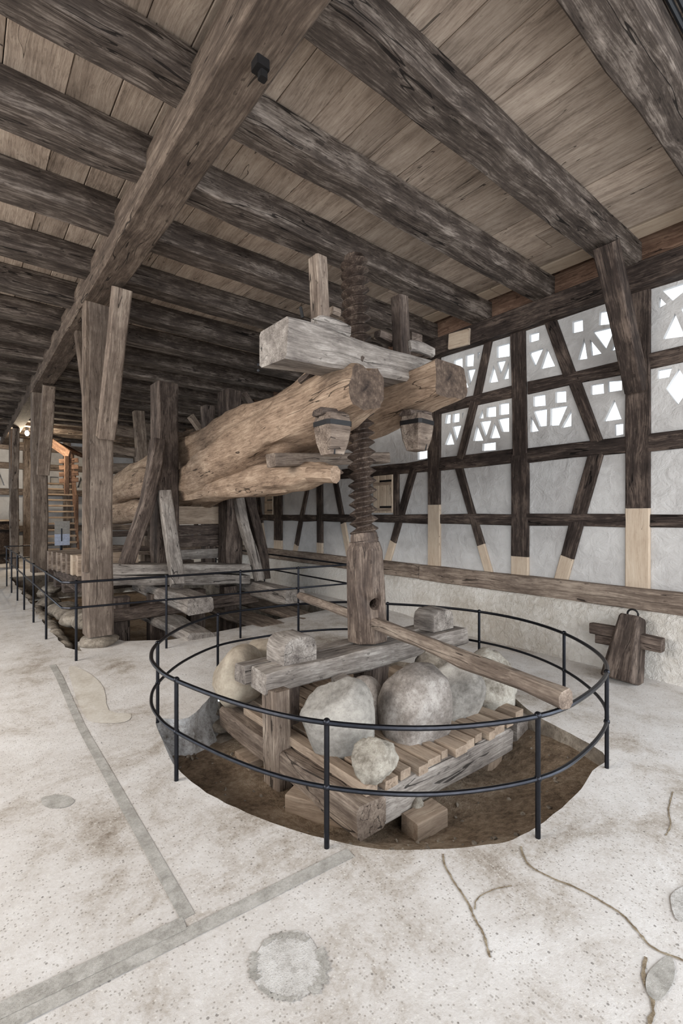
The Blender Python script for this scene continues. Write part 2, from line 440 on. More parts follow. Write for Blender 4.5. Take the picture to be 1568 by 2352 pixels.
def ribbon(name, pts, wid, mat, lift=.003, thick=.0, sub=1, jit=0.):
    """thin flush strip let into the floor along world points"""
    P = crom([V((p[0], p[1], 0)) for p in pts], sub); rings = []; sd = R.random() * 99
    bm = bmesh.new(); rows = []
    for i, p in enumerate(P):
        d = (P[min(i + 1, len(P) - 1)] - P[max(i - 1, 0)]).normalized(); s = V((-d.y, d.x, 0))
        ww = wid if not isinstance(wid, (list, tuple)) else wid[0] + (wid[1] - wid[0]) * i / (len(P) - 1)
        k = 1 + jit * noise.noise(V((i * .9 + sd, 0, 0))); off = s * jit * .5 * ww * noise.noise(V((i * .6, sd, 3)))
        row = []
        for e in (-.5, .5):
            q = p + off + s * ww * k * e; row.append(bm.verts.new((q.x, q.y, floor_z(q.x, q.y) + lift + .006 * noise.noise(V((q.x, q.y, 0)) * 1.2))))
        rows.append(row)
    for a, b in zip(rows, rows[1:]): bm.faces.new((a[0], a[1], b[1], b[0]))
    for f in bm.faces:
        if f.normal.z < 0: f.normal_flip()
    me = bm_done(bm, False)
    return link(name, me, mat, floor, None)
def z0(u, v): return onZ(u, v, floor_z(*onZ(u, v, .05)[:2]))
def line(a, b, n): return [V(a).lerp(V(b), i / n) for i in range(n + 1)]
s1a, s1b = z0(131, 1560), z0(431, 2107)
ribbon('inlay_strip', line(z0(120, 1527), s1b, 24), .052, 'strip')
s2a, s2b = z0(-160, 2400), z0(424, 2122)
ribbon('inlay_strip', line(s2a, s2b, 12), .062, 'strip', .0045)
ribbon('inlay_strip', line(z0(-120, 2420), z0(805, 1960), 20), .058, 'strip', .0035)
def blot(name, u, v, ru, rv, mat, seed, lift=.003):
    P = []
    for k in range(28):
        a = 2 * math.pi * k / 28; q = 1 + .22 * noise.noise(V((math.cos(a) * 1.4, math.sin(a) * 1.4, seed)))
        P.append(z0(u + ru * q * math.cos(a), v + rv * q * math.sin(a)))
    bm = bmesh.new(); bm.faces.new([bm.verts.new(p + V((0, 0, lift + .006 * noise.noise(V((p.x, p.y, 0)) * 1.2)))) for p in P])
    for f in bm.faces:
        if f.normal.z < 0: f.normal_flip()
    bmesh.ops.triangulate(bm, faces=bm.faces)
    return link(name, bm_done(bm, False), mat, floor, None)
blot('mortar_patch', 662, 2222, 84, 76, 'patch', 3.)
for a0, a1, wd in ((-.6, .9, .03), (1.3, 2.5, .014), (2.7, 3.6, .026), (3.9, 5.3, .02)):
    ribbon('patch_edge', [z0(662 + 82 * math.cos(a0 + (a1 - a0) * k / 6), 2222 + 74 * math.sin(a0 + (a1 - a0) * k / 6)) for k in range(7)], wd, 'strip', .0045, sub=4, jit=1.2)
blot('mortar_patch', 130, 1842, 40, 15, 'strip', 5.)
def poly_patch(name, px_, mat, lift=.003, sub=3):
    P = crom([z0(u, v) for u, v in px_], sub, True)
    loops = [[V((p.x, p.y, 0)) for p in P]]; bm = bmesh.new()
    vs = [bm.verts.new((p.x, p.y, floor_z(p.x, p.y) + lift + .006 * noise.noise(V((p.x, p.y, 0)) * 1.2))) for p in P]
    for t in tessellate_polygon(loops):
        f = bm.faces.new([vs[i] for i in t]); f.normal_update()
        if f.normal.z < 0: f.normal_flip()
    return link(name, bm_done(bm, False), mat, floor, None)
poly_patch('mortar_patch', [(160, 1530), (205, 1545), (238, 1580), (250, 1635), (300, 1642), (285, 1660), (215, 1662), (190, 1640), (165, 1570)], 'patch_pale', .004)
poly_patch('mortar_patch', [(1492, 2232), (1530, 2200), (1548, 2215), (1545, 2260), (1515, 2300), (1490, 2290), (1482, 2262)], 'strip', .004)
poly_patch('mortar_patch', [(1548, 2050), (1600, 2030), (1620, 2080), (1560, 2120), (1540, 2075)], 'patch', .004)
for pxs, wd in (([(1195, 1945), (1212, 1985), (1260, 2015), (1330, 2045), (1385, 2075), (1430, 2105), (1462, 2140), (1500, 2180), (1560, 2205), (1640, 2240)], .009),
                ([(1018, 1962), (1022, 1990), (1045, 2030), (1075, 2075), (1090, 2110), (1112, 2150), (1125, 2200)], .008),
                ([(1090, 2090), (1096, 2065), (1130, 2045), (1175, 2035)], .005),
                ([(1482, 2200), (1478, 2250), (1500, 2310), (1490, 2360), (1495, 2400)], .010),
                ([(1545, 1820), (1535, 1860), (1540, 1895), (1528, 1920)], .006)):
    ribbon('crack', [z0(u, v) for u, v in pxs], wd, 'crack', .0028, sub=6, jit=.9)

# ------------------------------------------------------------------ screw pit
def wall_ring(name, loop, zb, mat, inset, seed, parent=floor, rows=6, rough=.03, close=True):
    bm = bmesh.new(); n = len(loop); cx = sum(p[0] for p in loop) / n; cy = sum(p[1] for p in loop) / n; g = []
    cxx, cyy = (2.45, 2.65) if inset >= 0 else (cx, cy)
    for k in range(rows + 1):
        t = k / rows; row = []
        for i, (x, y) in enumerate(loop):
            d = V((cxx - x, cyy - y, 0)).normalized(); q = V((x * 5, y * 5, t * 2 + seed))
            o = (inset * t + rough * math.sin(min(1, t * 6) * math.pi / 2) * (noise.noise(q) + .6 * noise.noise(q * 2.7)))
            ztop = floor_z(x, y) + .006 * noise.noise(V((x, y, 0)) * 1.2)
            row.append(bm.verts.new((x + d.x * o, y + d.y * o, ztop + (zb - ztop) * t)))
        g.append(row)
    for a, b in zip(g, g[1:]):
        for i in range(n if close else n - 1):
            j = (i + 1) % n; bm.faces.new((a[i], a[j], b[j], b[i]))
    return link(name, bm_done(bm), mat, parent, None, angle=60)
nr = len(rim)
leftidx = [i for i in range(nr) if rim[i][0] < 1.5]
k0 = min(range(nr), key=lambda i: (rim[i][0] - 1.05) ** 2 + (rim[i][1] - 2.05) ** 2)
rot = rim[k0:] + rim[:k0]
ke = min(range(nr), key=lambda i: (rot[i][0] - 1.7) ** 2 + (rot[i][1] - 3.8) ** 2)
wall_ring('pit_wall', rot[:ke + 1], -.55, 'rubble', .05, 4., close=False, rough=.045)
wall_ring('pit_wall', rot[ke:] + rot[:1], -.55, 'whitewash', .12, 9., close=False, rough=.06)
def make_earth():
    bm = bmesh.new(); c = V((2.45, 2.65, 0)); n = 96; loop = []
    L = len(rim)
    for k in range(n): loop.append(V((*rim[int(k * L / n)], 0)))
    rows = []
    rad = [.0, .15, .3, .45, .6, .72, .82, .9, .96, 1.01]
    for t in rad[1:]:
        row = []
        for p in loop:
            q = c.lerp(p, t); z = -.29 + .19 * smooth(.62, 1., t) * smooth(3.2, 1.6, p.y) + .035 * noise.noise(q * 2.2) + .018 * noise.noise(q * 7) + .008 * noise.noise(q * 19)
            row.append(bm.verts.new((q.x, q.y, z)))
        rows.append(row)
    cv = bm.verts.new((c.x, c.y, -.37))
    for i in range(n): bm.faces.new((cv, rows[0][i], rows[0][(i + 1) % n]))
    for a, b in zip(rows, rows[1:]):
        for i in range(n): bm.faces.new((a[i], a[(i + 1) % n], b[(i + 1) % n], b[i]))
    return link('earth_bed', bm_done(bm), 'earth', floor, None, angle=80)
make_earth()
# ------------------------------------------------------------------ press pit
wall_ring('pit_wall', press_hole, -.5, 'rubble', -.01, 2., rough=.05)
bm = bmesh.new(); bm.faces.new([bm.verts.new((x, y, -.48)) for x, y in press_hole]); bmesh.ops.triangulate(bm, faces=bm.faces)
link('pit_bottom', bm_done(bm), 'earth', floor, None)
rr = random.Random(5)
for row in range(4):
    y = 5.95
    while y < 11.2:
        ln = rr.uniform(.16, .34)
        boulder('stone', (.93 + row * -.012 + rr.uniform(-.02, .03), y + ln / 2, -.36 + row * .13 + rr.uniform(-.02, .02)), (.10, ln * .58, .085), 'rubble', rr.randint(1, 9999), None, sub=2, rough=.06, cuts=8, parent=floor)
        y += ln + .015
for k in range(9):
    boulder('stone', (1.05 + rr.uniform(0, .25), 6.3 + k * .5 + rr.uniform(-.1, .1), .02 + rr.uniform(0, .22)), (rr.uniform(.12, .22), rr.uniform(.18, .3), rr.uniform(.07, .12)), 'rubble', 300 + k, None, sub=3, rough=.07, cuts=9, parent=floor)

# ================================================================== ceiling
bm = bmesh.new(); bmesh.ops.create_cube(bm, size=1)
for v in bm.verts: v.co = V((-.4 + v.co.x * 11.6, 7.3 + v.co.y * 22.6, 4.19 + v.co.z * .06))
ceiling = struct(link('ceiling', bm_done(bm), 'ceil_dark', None, None))  # cover slab added to keep sky light out of the plank gaps
rr = random.Random(11); x = -5.6; PL = []
while x < 4.72:
    wd = rr.uniform(.24, .36)
    if x + wd > 4.6: wd = 4.74 - x
    PL.append((x, wd)); x += wd
for x, wd in PL:
    y = -3.6 + rr.uniform(-2, 0)
    while y < 18.5:
        ln = rr.choice((2.55, 3.4, 4.25, 5.1)); y1 = min(y + ln, 18.5); ya = max(y, -3.8)
        if y1 - ya > .2:
            xc = x + wd / 2; z = 4.125 + rr.uniform(-.004, .004)
            timber('plank', (xc, ya + .004, z), (xc, y1 - .004, z), wd - rr.uniform(.002, .007), .028, 'plank', ceiling, wob=0, bev=.004)
        y = y1
y = -3.6
while y < 18.5:
    timber('plank', (4.87, y, 4.115), (4.87, y + 3.39, 4.115), .22, .03, 'pine', ceiling, wob=0, bev=.004); y += 3.4
JY = [-2.5, -1.65, -.8, .0, .98, 1.855, 2.69, 3.49, 4.33, 5.28, 6.14, 6.99, 7.87, 8.68, 9.5, 10.33, 11.16, 11.98, 12.8, 13.62, 14.45, 15.27, 16.1, 16.9, 17.7]
for i, y in enumerate(JY):
    wd = .25 if y < 2 else (.225 if y < 3 else .25)
    timber('joist', (-5.5, y - .03, 4.0), (5.18, y + .01, 4.0), wd, .225, 'joist', ceiling, wob=.010, bev=.012, seg=26)
timber('girder', (1.125, -3.6, 3.87), (1.125, 18.4, 3.87), .275, .27, 'girder', ceiling, wob=.008, bev=.018, seg=40)
# square iron bolt on the girder, electric conduit beside the joist
b0 = onZ(598, 140, 3.735)
bolt = timber('iron_bolt', b0 + V((0, 0, .01)), b0 + V((0, 0, -.05)), .07, .07, 'iron', ceiling, wob=0, bev=.006)
timber('iron_nut', b0 + V((.012, .0, -.05)), b0 + V((.012, 0, -.085)), .04, .04, 'iron', ceiling, wob=0, bev=.006)
for dz in (0, .035):
    tube('conduit', [(1.4, .83 - dz, 4.085), (3.6, .83 - dz, 4.085), (5.1, .83 - dz, 4.085)], .014, 'plastic', ceiling)
# strap bolts on a far joist
for u, v in ((592, 838), (592, 851)):
    p = onY(u, v, 6.85); tube('joist_bolt', [p, p + V((0, -.02, 0))], .02, 'zinc', ceiling)

# ================================================================== right wall
WX = 5.1
bm = bmesh.new(); prof = [(4.90, -.1), (4.95, .3), (4.99, .57), (5.02, .605), (5.35, .62), (5.35, -.1)]; N = 120; rows = []
for i in range(N + 1):
    y = -.85 + 19.45 * i / N; row = []
    for k, (x_, z_) in enumerate(prof):
        q = V((x_, y * 1.7, z_ * 2)); row.append(bm.verts.new((x_ + (.02 * noise.noise(q) + .008 * noise.noise(q * 4) if k < 4 else 0), y, z_ + (.008 * noise.noise(q + V((5, 0, 0))) if 1 < k < 4 else 0))))
    rows.append(row)
for a, b in zip(rows, rows[1:]):
    for k in range(5): bm.faces.new((a[k], a[k + 1], b[k + 1], b[k]))
wallr = struct(link('wall_right', bm_done(bm), 'plinth', None, None, angle=60))
def yz(u, v): p = onX(u, v, WX); return p.y, p.z
def wt(name, a, b, wid, mat='frame', dep=.16, x=WX, wob=.008, bev=.01, fl=0):
    """timber in the right wall between (y, z) points, face at x"""
    p0, p1 = V((x + dep / 2, *a)), V((x + dep / 2, *b))
    return timber(name, p0, p1, wid, dep, mat, wallr, up=(1, 0, 0), wob=wob, bev=bev)
def post(y, wd, cut, top=3.66, mat='frame'):
    wt('wall_post', (y, cut), (y, top), wd); wt('wall_post_repair', (y, .7), (y, cut - .003), wd, 'pine', wob=.001)
POSTS = [(-.7, .22, 1.5), (.5, .22, 1.4)]
for u0, u1, vc in ((1434, 1491, 1167), (981, 1009, 1159)):
    y0, y1 = yz(u1, vc)[0], yz(u0, vc)[0]; POSTS.append(((y0 + y1) / 2, y1 - y0, yz((u0 + u1) / 2, vc)[1]))
for y, wd, cut in POSTS: post(y, wd, cut)
y0, y1 = yz(1212, 1200)[0], yz(1172, 1200)[0]; p2 = (y0 + y1) / 2
wt('wall_post', (p2, yz(1192, 1278)[1]), (p2, 2.22), y1 - y0); wt('wall_post_repair', (p2, .7), (p2, yz(1192, 1278)[1] - .003), y1 - y0, 'pine', wob=.001)
wt('wall_post', (p2, 2.2), (p2 + .03, 3.66), .185)
for u0, u1, vc in ((726, 739, 1246), (628, 646, 1240), (902.5, 914, 1176)):
    y0, y1 = yz(u1, vc)[0], yz(u0, vc)[0]; cut = yz(u0, vc)[1]
    if u0 > 900: wt('wall_post', ((y0 + y1) / 2, 1.5), ((y0 + y1) / 2, 2.15), y1 - y0)
    else: post((y0 + y1) / 2, y1 - y0, cut)
PY = sorted([p[0] for p in POSTS] + [p2] + [yz(u, 1200)[0] for u in (732, 637)])
yy = PY[-1] + 1.5
while yy < 18.4: post(yy, .24, .98); PY.append(yy); yy += 1.45
# rails
lo_t, lo_b = 1.503, 1.385
wt('wall_plate', (-3.7, 3.775), (18.4, 3.775), .25, x=4.99, dep=.27, wob=.015)
wt('plate_fill', (-3.7, 4.03), (18.4, 4.03), .27, 'redwood', x=5.06, dep=.15)
def rails(name, z, wd, wob=.012):
    q = PY + [18.4]
    for a, b in zip(q, q[1:]):
        if b - a > .2: wt(name, (a + .1, z), (b - .1, z), wd, dep=.15, x=WX + .004, wob=wob)
rails('sill_rail', 2.195, .17); rails('lower_rail', 1.445, .125)
zm0 = yz(1434, 848)[1]; zm1 = yz(1012, 931)[1]
rails('mid_rail', (zm0 + zm1) / 2, .14)
ZM = (zm0 + zm1) / 2
zz5 = lambda x_, y_: (960 + x_ / 2.579, 560 + y_ / 2.579)
def wbrace(a, b, wid, cut=None):
    A, B = V(yz(*a)), V(yz(*b)); dd = (B - A).normalized() * .05; A, B = tuple(A - dd), tuple(B + dd)
    if cut is None: return wt('wall_brace', A, B, wid, x=WX + .006, dep=.14)
    A_, B_ = V(A), V(B); Cc = A_.lerp(B_, cut)
    wt('wall_brace', A, tuple(Cc), wid, x=WX + .006, dep=.14); wt('wall_brace_repair', tuple(Cc), B, wid, 'pine', x=WX + .006, dep=.14, wob=.001)
wbrace(zz5(232, 1315), zz5(412, 1945), .115, .74)
wbrace(zz5(1042, 1255), zz5(838, 1998), .15, .78)
wbrace((946, 1083), (887, 1290), .13, .75); wbrace((768, 1107), (800, 1282), .13, .55); wbrace((704.5, 1114), (675, 1268), .13, .86); wbrace((591, 1144), (606, 1262), .14, .5)
wbrace(zz5(408, 590), zz5(345, 885), .115); wbrace(zz5(322, 955), zz5(248, 1250), .115)
wbrace(zz5(782, 465), zz5(882, 750), .13); wbrace(zz5(922, 830), zz5(1045, 1150), .125)
# long board along the foot of the frame
wt('sill_board', (-.8, .70), (4.5, .70), .20, 'oldmid', x=5.0, dep=.12, wob=.006); wt('sill_board', (4.51, .70), (18.4, .70), .20, 'oldmid', x=5.0, dep=.12, wob=.006)
wt('corbel', yz(1046, 790), yz(1092, 778), .20, 'pine', x=4.95, dep=.05, wob=.001)
# plaster infill with the cut openings
zb = lambda L: [yz(990 + a / 3.0745, 680 + b / 3.0745) for a, b in L]
z5 = lambda L: [yz(*zz5(a, b)) for a, b in L]
HO = [zb(L) for L in (
    [(680, 265), (750, 245), (748, 305), (680, 325)], [(678, 395), (780, 362), (722, 495)], [(805, 365), (862, 490), (757, 512)],
    [(985, 175), (1058, 155), (1060, 240), (985, 258)], [(1178, 105), (1270, 92), (1272, 190), (1172, 200)], [(1068, 290), (1090, 437), (1023, 447)],
    [(1108, 300), (1190, 400), (1120, 418)], [(1130, 245), (1295, 205), (1222, 370)], [(1318, 245), (1330, 365), (1255, 382)],
    [(708, 705), (793, 690), (795, 770), (708, 778)], [(865, 672), (940, 665), (942, 745), (863, 752)], [(690, 845), (745, 950), (688, 960)],
    [(710, 810), (805, 793), (803, 913), (752, 920)], [(830, 790), (950, 770), (890, 910), (828, 912)], [(978, 795), (977, 915), (905, 930)],
    [(1115, 625), (1205, 610), (1208, 683), (1115, 695)], [(1235, 597), (1335, 590), (1335, 660), (1237, 675)], [(1280, 727), (1332, 865), (1205, 883)], [(1282, 903), (1345, 895), (1345, 972), (1285, 985)],
    [(148, 450), (208, 428), (208, 500), (148, 502)], [(230, 415), (290, 400), (285, 490), (230, 495)], [(312, 395), (332, 388), (318, 445)], [(240, 518), (302, 508), (262, 625)], [(213, 540), (250, 640), (207, 655)],
    [(450, 350), (540, 325), (540, 420), (450, 433)], [(450, 460), (515, 448), (478, 548)], [(427, 485), (460, 600), (393, 610)], [(535, 462), (535, 578), (490, 585)],
    [(95, 835), (125, 832), (122, 895), (82, 900)], [(140, 830), (187, 822), (185, 885), (138, 892)], [(205, 825), (217, 820), (207, 865)], [(137, 920), (200, 910), (165, 1028)], [(122, 950), (150, 1045), (83, 1050)],
    [(350, 795), (357, 860), (323, 862)], [(380, 785), (445, 775), (445, 848), (377, 852)], [(467, 760), (537, 750), (537, 830), (467, 838)], [(310, 905), (355, 1018), (283, 1022)],
    [(333, 885), (412, 875), (372, 1000)], [(435, 890), (475, 998), (400, 1003)], [(457, 868), (537, 853), (538, 955), (487, 957)], [(350, 1040), (443, 1028), (443, 1085), (347, 1092)])]
HO += [z5(L) for L in ([(1435, 268), (1568, 222), (1640, 215), (1500, 330)], [(1420, 310), (1460, 350), (1415, 375)], [(1512, 405), (1570, 542), (1440, 560)], [(1545, 375), (1640, 340), (1600, 480)],
    [(1412, 745), (1495, 728), (1478, 785), (1408, 797)], [(1535, 735), (1605, 840), (1530, 950), (1460, 855)])]
HO += [[yz(955, 1032), yz(977, 1028), yz(977, 1052), yz(955, 1056)]]
rr = random.Random(21)
def cell_holes(y0, y1, z0_, z1_):
    """repeat the same kind of cut openings in the bays farther off and behind the camera"""
    out = []; n = 2; ww = (y1 - y0)
    for k in range(2):
        yc = y0 + ww * (.25 + .5 * k)
        zt = z1_ - .14
        out.append([(yc - .09, zt - .07), (yc + .09, zt - .07), (yc + .09, zt + .06), (yc - .09, zt + .06)])
        out.append([(yc - .10, zt - .36), (yc + .1, zt - .36), (yc, zt - .13)])
    return out
MW = Matrix(((0, 0, 1, 5.135), (1, 0, 0, 0), (0, 1, 0, 0), (0, 0, 0, 1)))   # local x -> Y, y -> Z, z -> X
q = PY + [18.45]
for a, b in zip(q, q[1:]):
    for r, (zl, zh) in enumerate(((.64, 1.42), (1.42, 2.2), (2.2, ZM), (ZM, 3.68))):
        outer = [(a, zl), (b, zl), (b, zh), (a, zh)]; hs = []
        if r >= 2:
            hs = [h for h in HO if a + .02 < sum(p[0] for p in h) / len(h) < b - .02 and zl < sum(p[1] for p in h) / len(h) < zh]
            hs = [[(min(max(p[0], a + .1), b - .1), min(max(p[1], zl + .05), zh - .02)) for p in h] for h in hs]
            if not hs and not (4.3 < a < 5.4): hs = cell_holes(a + .08, b - .08, zl, zh)
        if hs and len(hs[0]) and False: pass
        slab_poly('infill_panel', outer, hs, MW, .045 if hs else .11, 'plaster', wallr)
# shuttered hatches
for (u0, u1, v0, v1) in ((857, 902, 1092, 1178), (608, 627, 1139, 1182)):
    a0, a1 = yz(u1, 1130)[0], yz(u0, 1130)[0]; zt, zl = yz((u0 + u1) / 2, v0)[1], yz((u0 + u1) / 2, v1)[1]
    nb = 3
    for k in range(nb):
        ya = a0 + (a1 - a0) * k / nb; yb = a0 + (a1 - a0) * (k + 1) / nb
        wt('shutter_board', ((ya + yb) / 2, zl), ((ya + yb) / 2, zt), (yb - ya) - .004, 'pine', x=5.09, dep=.035, wob=0)
    for zz in (zl + .09, zt - .09):
        wt('shutter_hinge', (a0 + .02, zz), (a0 + (a1 - a0) * .62, zz), .03, 'iron', x=5.082, dep=.01, wob=0, bev=.002)
        wt('shutter_ledge', (a0 + .02, zz - .04), (a1 - .01, zz - .04), .05, 'sawn', x=5.085, dep=.008, wob=0, bev=.002)
# knee brace from joist to wall post
k0_, k1_ = V((4.42, 1.80, 3.88)), V((5.12, 1.80, 2.72))
timber('knee_brace', k0_, k1_, .17, .17, 'frame', wallr, up=(0, 1, 0), wob=.006)
timber('knee_brace', (-1, 0, 0), (-1, 0, .01), .01, .01, 'frame', wallr) if False else None

# ================================================================== back wall
YB = 18.5
bm = bmesh.new(); bmesh.ops.create_cube(bm, size=1)
for v in bm.verts: v.co = V((-.4 + v.co.x * 11.6, YB + .3 + v.co.y * .1, 2.05 + v.co.z * 4.2))
wallb = struct(link('wall_back', bm_done(bm), 'plaster', None, None))
def bt(name, a, b, wid, mat='oldmid'):
    return timber(name, (a[0], YB + .17, a[1]), (b[0], YB + .17, b[1]), wid, .18, mat, wallb, up=(0, 1, 0), wob=.006)
BX = [-5.2 + 1.15 * k for k in range(10)]
for x in BX: bt('wall_post', (x, .1), (x, 4.0), .22)
for a, b in zip(BX, BX[1:]):
    for z in (1.05, 2.25, 3.1): bt('wall_rail', (a + .11, z), (b - .11, z), .2)
    slab_poly('cut_panel', [(a + .12, 2.36), (b - .12, 2.36), (b - .12, 2.99), (a + .12, 2.99)], [[(a + .3, 2.45), (a + .55, 2.45), (a + .42, 2.85)], [(a + .65, 2.5), (a + .9, 2.5), (a + .9, 2.8), (a + .65, 2.8)]],
              Matrix(((1, 0, 0, 0), (0, 0, 1, YB + .12), (0, 1, 0, 0), (0, 0, 0, 1))), .08, 'plaster', wallb)
bt('wall_plate', (-5.3, 3.75), (5.1, 3.75), .26)

# ================================================================== timber posts under the girder
def main_post(y, z0_, label, big=True, xc=1.16, wd=.26):
    t = thing('timber_post', label, 'post', (xc, y + .14, z0_), 'posts carrying the ceiling girder')
    timber('shaft', (xc, y + .14, z0_), (xc, y + .14, 3.745), wd, .28, 'postwood', t, wob=.012, bev=.02, seg=10)
    return t
p1 = main_post(5.54, .21, 'thick brown oak post on a stone pad behind the corner of the straight railing')
base = boulder('stone_pad', (1.16, 5.68, .135), (.21, .22, .075), 'rubble', 77, None, sub=3, rough=.03, cuts=6, parent=p1)
timber('brace', (1.20, 5.50, 2.32), (1.22, 4.93, 3.70), .17, .15, 'oldmid', p1, up=(0, 1, 0), wob=.012, seg=6)
timber('brace', (1.16, 5.86, 2.5), (1.16, 6.55, 3.74), .15, .13, 'girder', p1, up=(0, 1, 0))
timber('side_strap', (1.035, 5.60, .9), (1.035, 5.60, 3.99), .05, .13, 'girder', p1, wob=.005)
p2o = main_post(10.2, .45, 'dark oak post standing on the rubble edge of the press pit', wd=.25, xc=1.13)
timber('brace', (1.16, 10.1, 2.25), (1.18, 9.45, 3.72), .19, .17, 'oldmid', p2o, up=(0, 1, 0), wob=.01)
timber('brace', (1.16, 10.45, 2.6), (1.16, 11.1, 3.74), .17, .15, 'girder', p2o, up=(0, 1, 0))
p3o = main_post(15.1, .1, 'slim far oak post beside the dark wooden vat', wd=.2, xc=1.1)
timber('brace', (1.1, 15.05, 2.2), (1.1, 14.6, 3.72), .15, .15, 'oldmid', p3o, up=(0, 1, 0))

# ================================================================== the press
# --- screw
AX0, AX1 = V((2.645, 2.945, .43)), at(813, 590, 3.96)
AXD = (AX1 - AX0).normalized()
def axis(z): return AX0 + AXD * ((z - AX0.z) / AXD.z)
screw = thing('press_screw', 'tall dark wooden press screw with deep thread and octagonal foot', 'screw', AX0)
mS = frame(AX0, AX1, (0, 1, 0))
def oct_ring(x, r, a0=math.radians(22.5), n=8): return [(x, r * math.cos(a0 + 2 * math.pi * k / n), r * math.sin(a0 + 2 * math.pi * k / n)) for k in range(n)]
zl = lambda z: (z - AX0.z) / AXD.z
me = rings_mesh([oct_ring(.035, .168), oct_ring(.06, .174), oct_ring(.45, .168), oct_ring(zl(1.20), .158), oct_ring(zl(1.275), .132)])
foot = link('octagonal_foot', me, 'screw', screw, mS, angle=20)
fc = axis(.775); dv = (V((0, 0, .775 * 0 + H)) - fc); dv.z = 0; dv.normalize()
# bore through the foot for the second bar (real cut)
def cut_bore(o, c, d, r):
    bm = bmesh.new(); bmesh.ops.create_cone(bm, segments=20, radius1=r, radius2=r, depth=1., cap_ends=True)
    cu = link('cutter', bm_done(bm), 'screw', None, Matrix.Translation(c) @ d.to_track_quat('Z', 'Y').to_matrix().to_4x4())
    md = o.modifiers.new('bore', 'BOOLEAN'); md.object = cu; md.operation = 'DIFFERENCE'; md.solver = 'EXACT'
    bpy.context.view_layer.update()
    ev = o.evaluated_get(bpy.context.evaluated_depsgraph_get()); me2 = bpy.data.meshes.new_from_object(ev)
    o.modifiers.clear(); o.data = me2; bpy.data.objects.remove(cu)
BAR0, BAR1 = V((2.86, 4.28, .63)), V((2.24, 1.09, .625))
bd = (BAR1 - BAR0).normalized(); perp = V((-.52, -.854, 0))
cut_bore(foot, axis(.785) + V((.012, 0, 0)), V((-.33, -.94, 0)), .05)
tube('pivot_pin', [axis(.36), axis(.50)], .075, 'screw', screw, n=14)
# thread
def thread(z0_, z1_, pitch, rin, rout, n=30):
    """helical strip: crisp ridges and valleys around a core"""
    L0, L1 = zl(z0_), zl(z1_); T = int((L1 - L0) / pitch * n)
    prof = [(.0, rin), (.10, rin), (.50, rout), (.57, rout)]
    bm = bmesh.new(); g = []
    for t in range(T + n + 1):
        a = 2 * math.pi * t / n; row = []
        for fr_, r in prof:
            x = L0 + pitch * (t / n + fr_ - 1)
            x = min(max(x, L0), L1)
            rr_ = r * (1 + .025 * noise.noise(V((x * 7, math.cos(a), math.sin(a)))))
            if x > L1 - .05: rr_ *= 1 - .35 * (x - L1 + .05) / .05
            row.append(bm.verts.new((x, rr_ * math.cos(a), rr_ * math.sin(a))))
        g.append(row)
    for t in range(T + n):
        a, b = g[t], g[t + 1]
        for k in range(3): bm.faces.new((a[k], b[k], b[k + 1], a[k + 1]))
        if t + n + 1 <= T + n:
            c, d = g[t + n], g[t + n + 1]; bm.faces.new((a[3], b[3], d[0], c[0]))
    cap = [bm.verts.new((L1 - .004, rin * .95 * math.cos(2 * math.pi * k / n), rin * .95 * math.sin(2 * math.pi * k / n))) for k in range(n)]
    bm.faces.new(cap)
    return bm_done(bm)
link('thread', thread(1.275, 3.655, .0795, .067, .119), 'threadwood', screw, mS, angle=28)
link('collar', rings_mesh([oct_ring(zl(1.27), .118, 0, 24), oct_ring(zl(1.31), .116, 0, 24), oct_ring(zl(1.355), .106, 0, 24), oct_ring(zl(1.37), .09, 0, 24)]), 'screw', screw, mS, angle=30)
# --- turning bar
bar = thing('turning_bar', 'long weathered pole pushed through the foot of the press screw', 'pole', BAR0)
timber('pole', BAR0, axis(.63), .085, .085, 'oldmid', bar, wob=.008, bev=.028, seg=6)
timber('pole', axis(.63), V((2.24, 1.09, .625)), .10, .10, 'oldmid', bar, wob=.012, bev=.022, seg=8, taper=.95)

# --- lever of hewn logs
def lpx(X, rows, kw=1.):
    out = []
    for u, a, b in rows:
        A, B = onX(u, a, X), onX(u, b, X); hh = (A.z - B.z) / 2; out.append((X, A.y, (A.z + B.z) / 2, hh * kw, hh))
    return out
lever = thing('press_lever', 'huge hewn press lever of stacked logs reaching from the pit frame to the screw', 'press lever', (2.6, 6., 1.2))
def lx(u, a=2.27, b=2.60): return a + (b - a) * (842 - u) / 428.
def lpv(rows, kw, a=2.27, b=2.60): return [lpx(lx(r[0], a, b), [r], kw)[0] for r in rows]
l1 = lpv([(842, 836, 948), (800, 840, 975), (745, 868, 1002), (700, 893, 1020), (640, 934, 1048), (580, 970, 1078), (518, 1009, 1112), (456, 1056, 1140), (414, 1088, 1150)], .9)
ends = [(2.62, 8.2, 2.02, .26, .29), (2.64, 9.6, 2.08, .25, .29), (2.62, 10.8, 1.98, .22, .27), (2.6, 12., 1.88, .2, .24)]
loft('log', l1 + ends, 'log', lever, n=26, amp=.05, fq=1.3, pw=2.5)
l3 = lpv([(765, 1078, 1096), (720, 1058, 1110), (660, 1062, 1127), (600, 1075, 1138), (540, 1090, 1147), (470, 1105, 1156), (414, 1115, 1164)], 1.1, 2.3, 2.62)
l3 = [(a[0], a[1], a[2], max(a[3], .1), a[4]) for a in l3]
loft('log', l3 + [(2.64, 8.2, 1.6, .22, .22), (2.65, 9.6, 1.58, .22, .22), (2.6, 11.8, 1.5, .18, .2)], 'log', lever, n=22, amp=.05, fq=1.3)
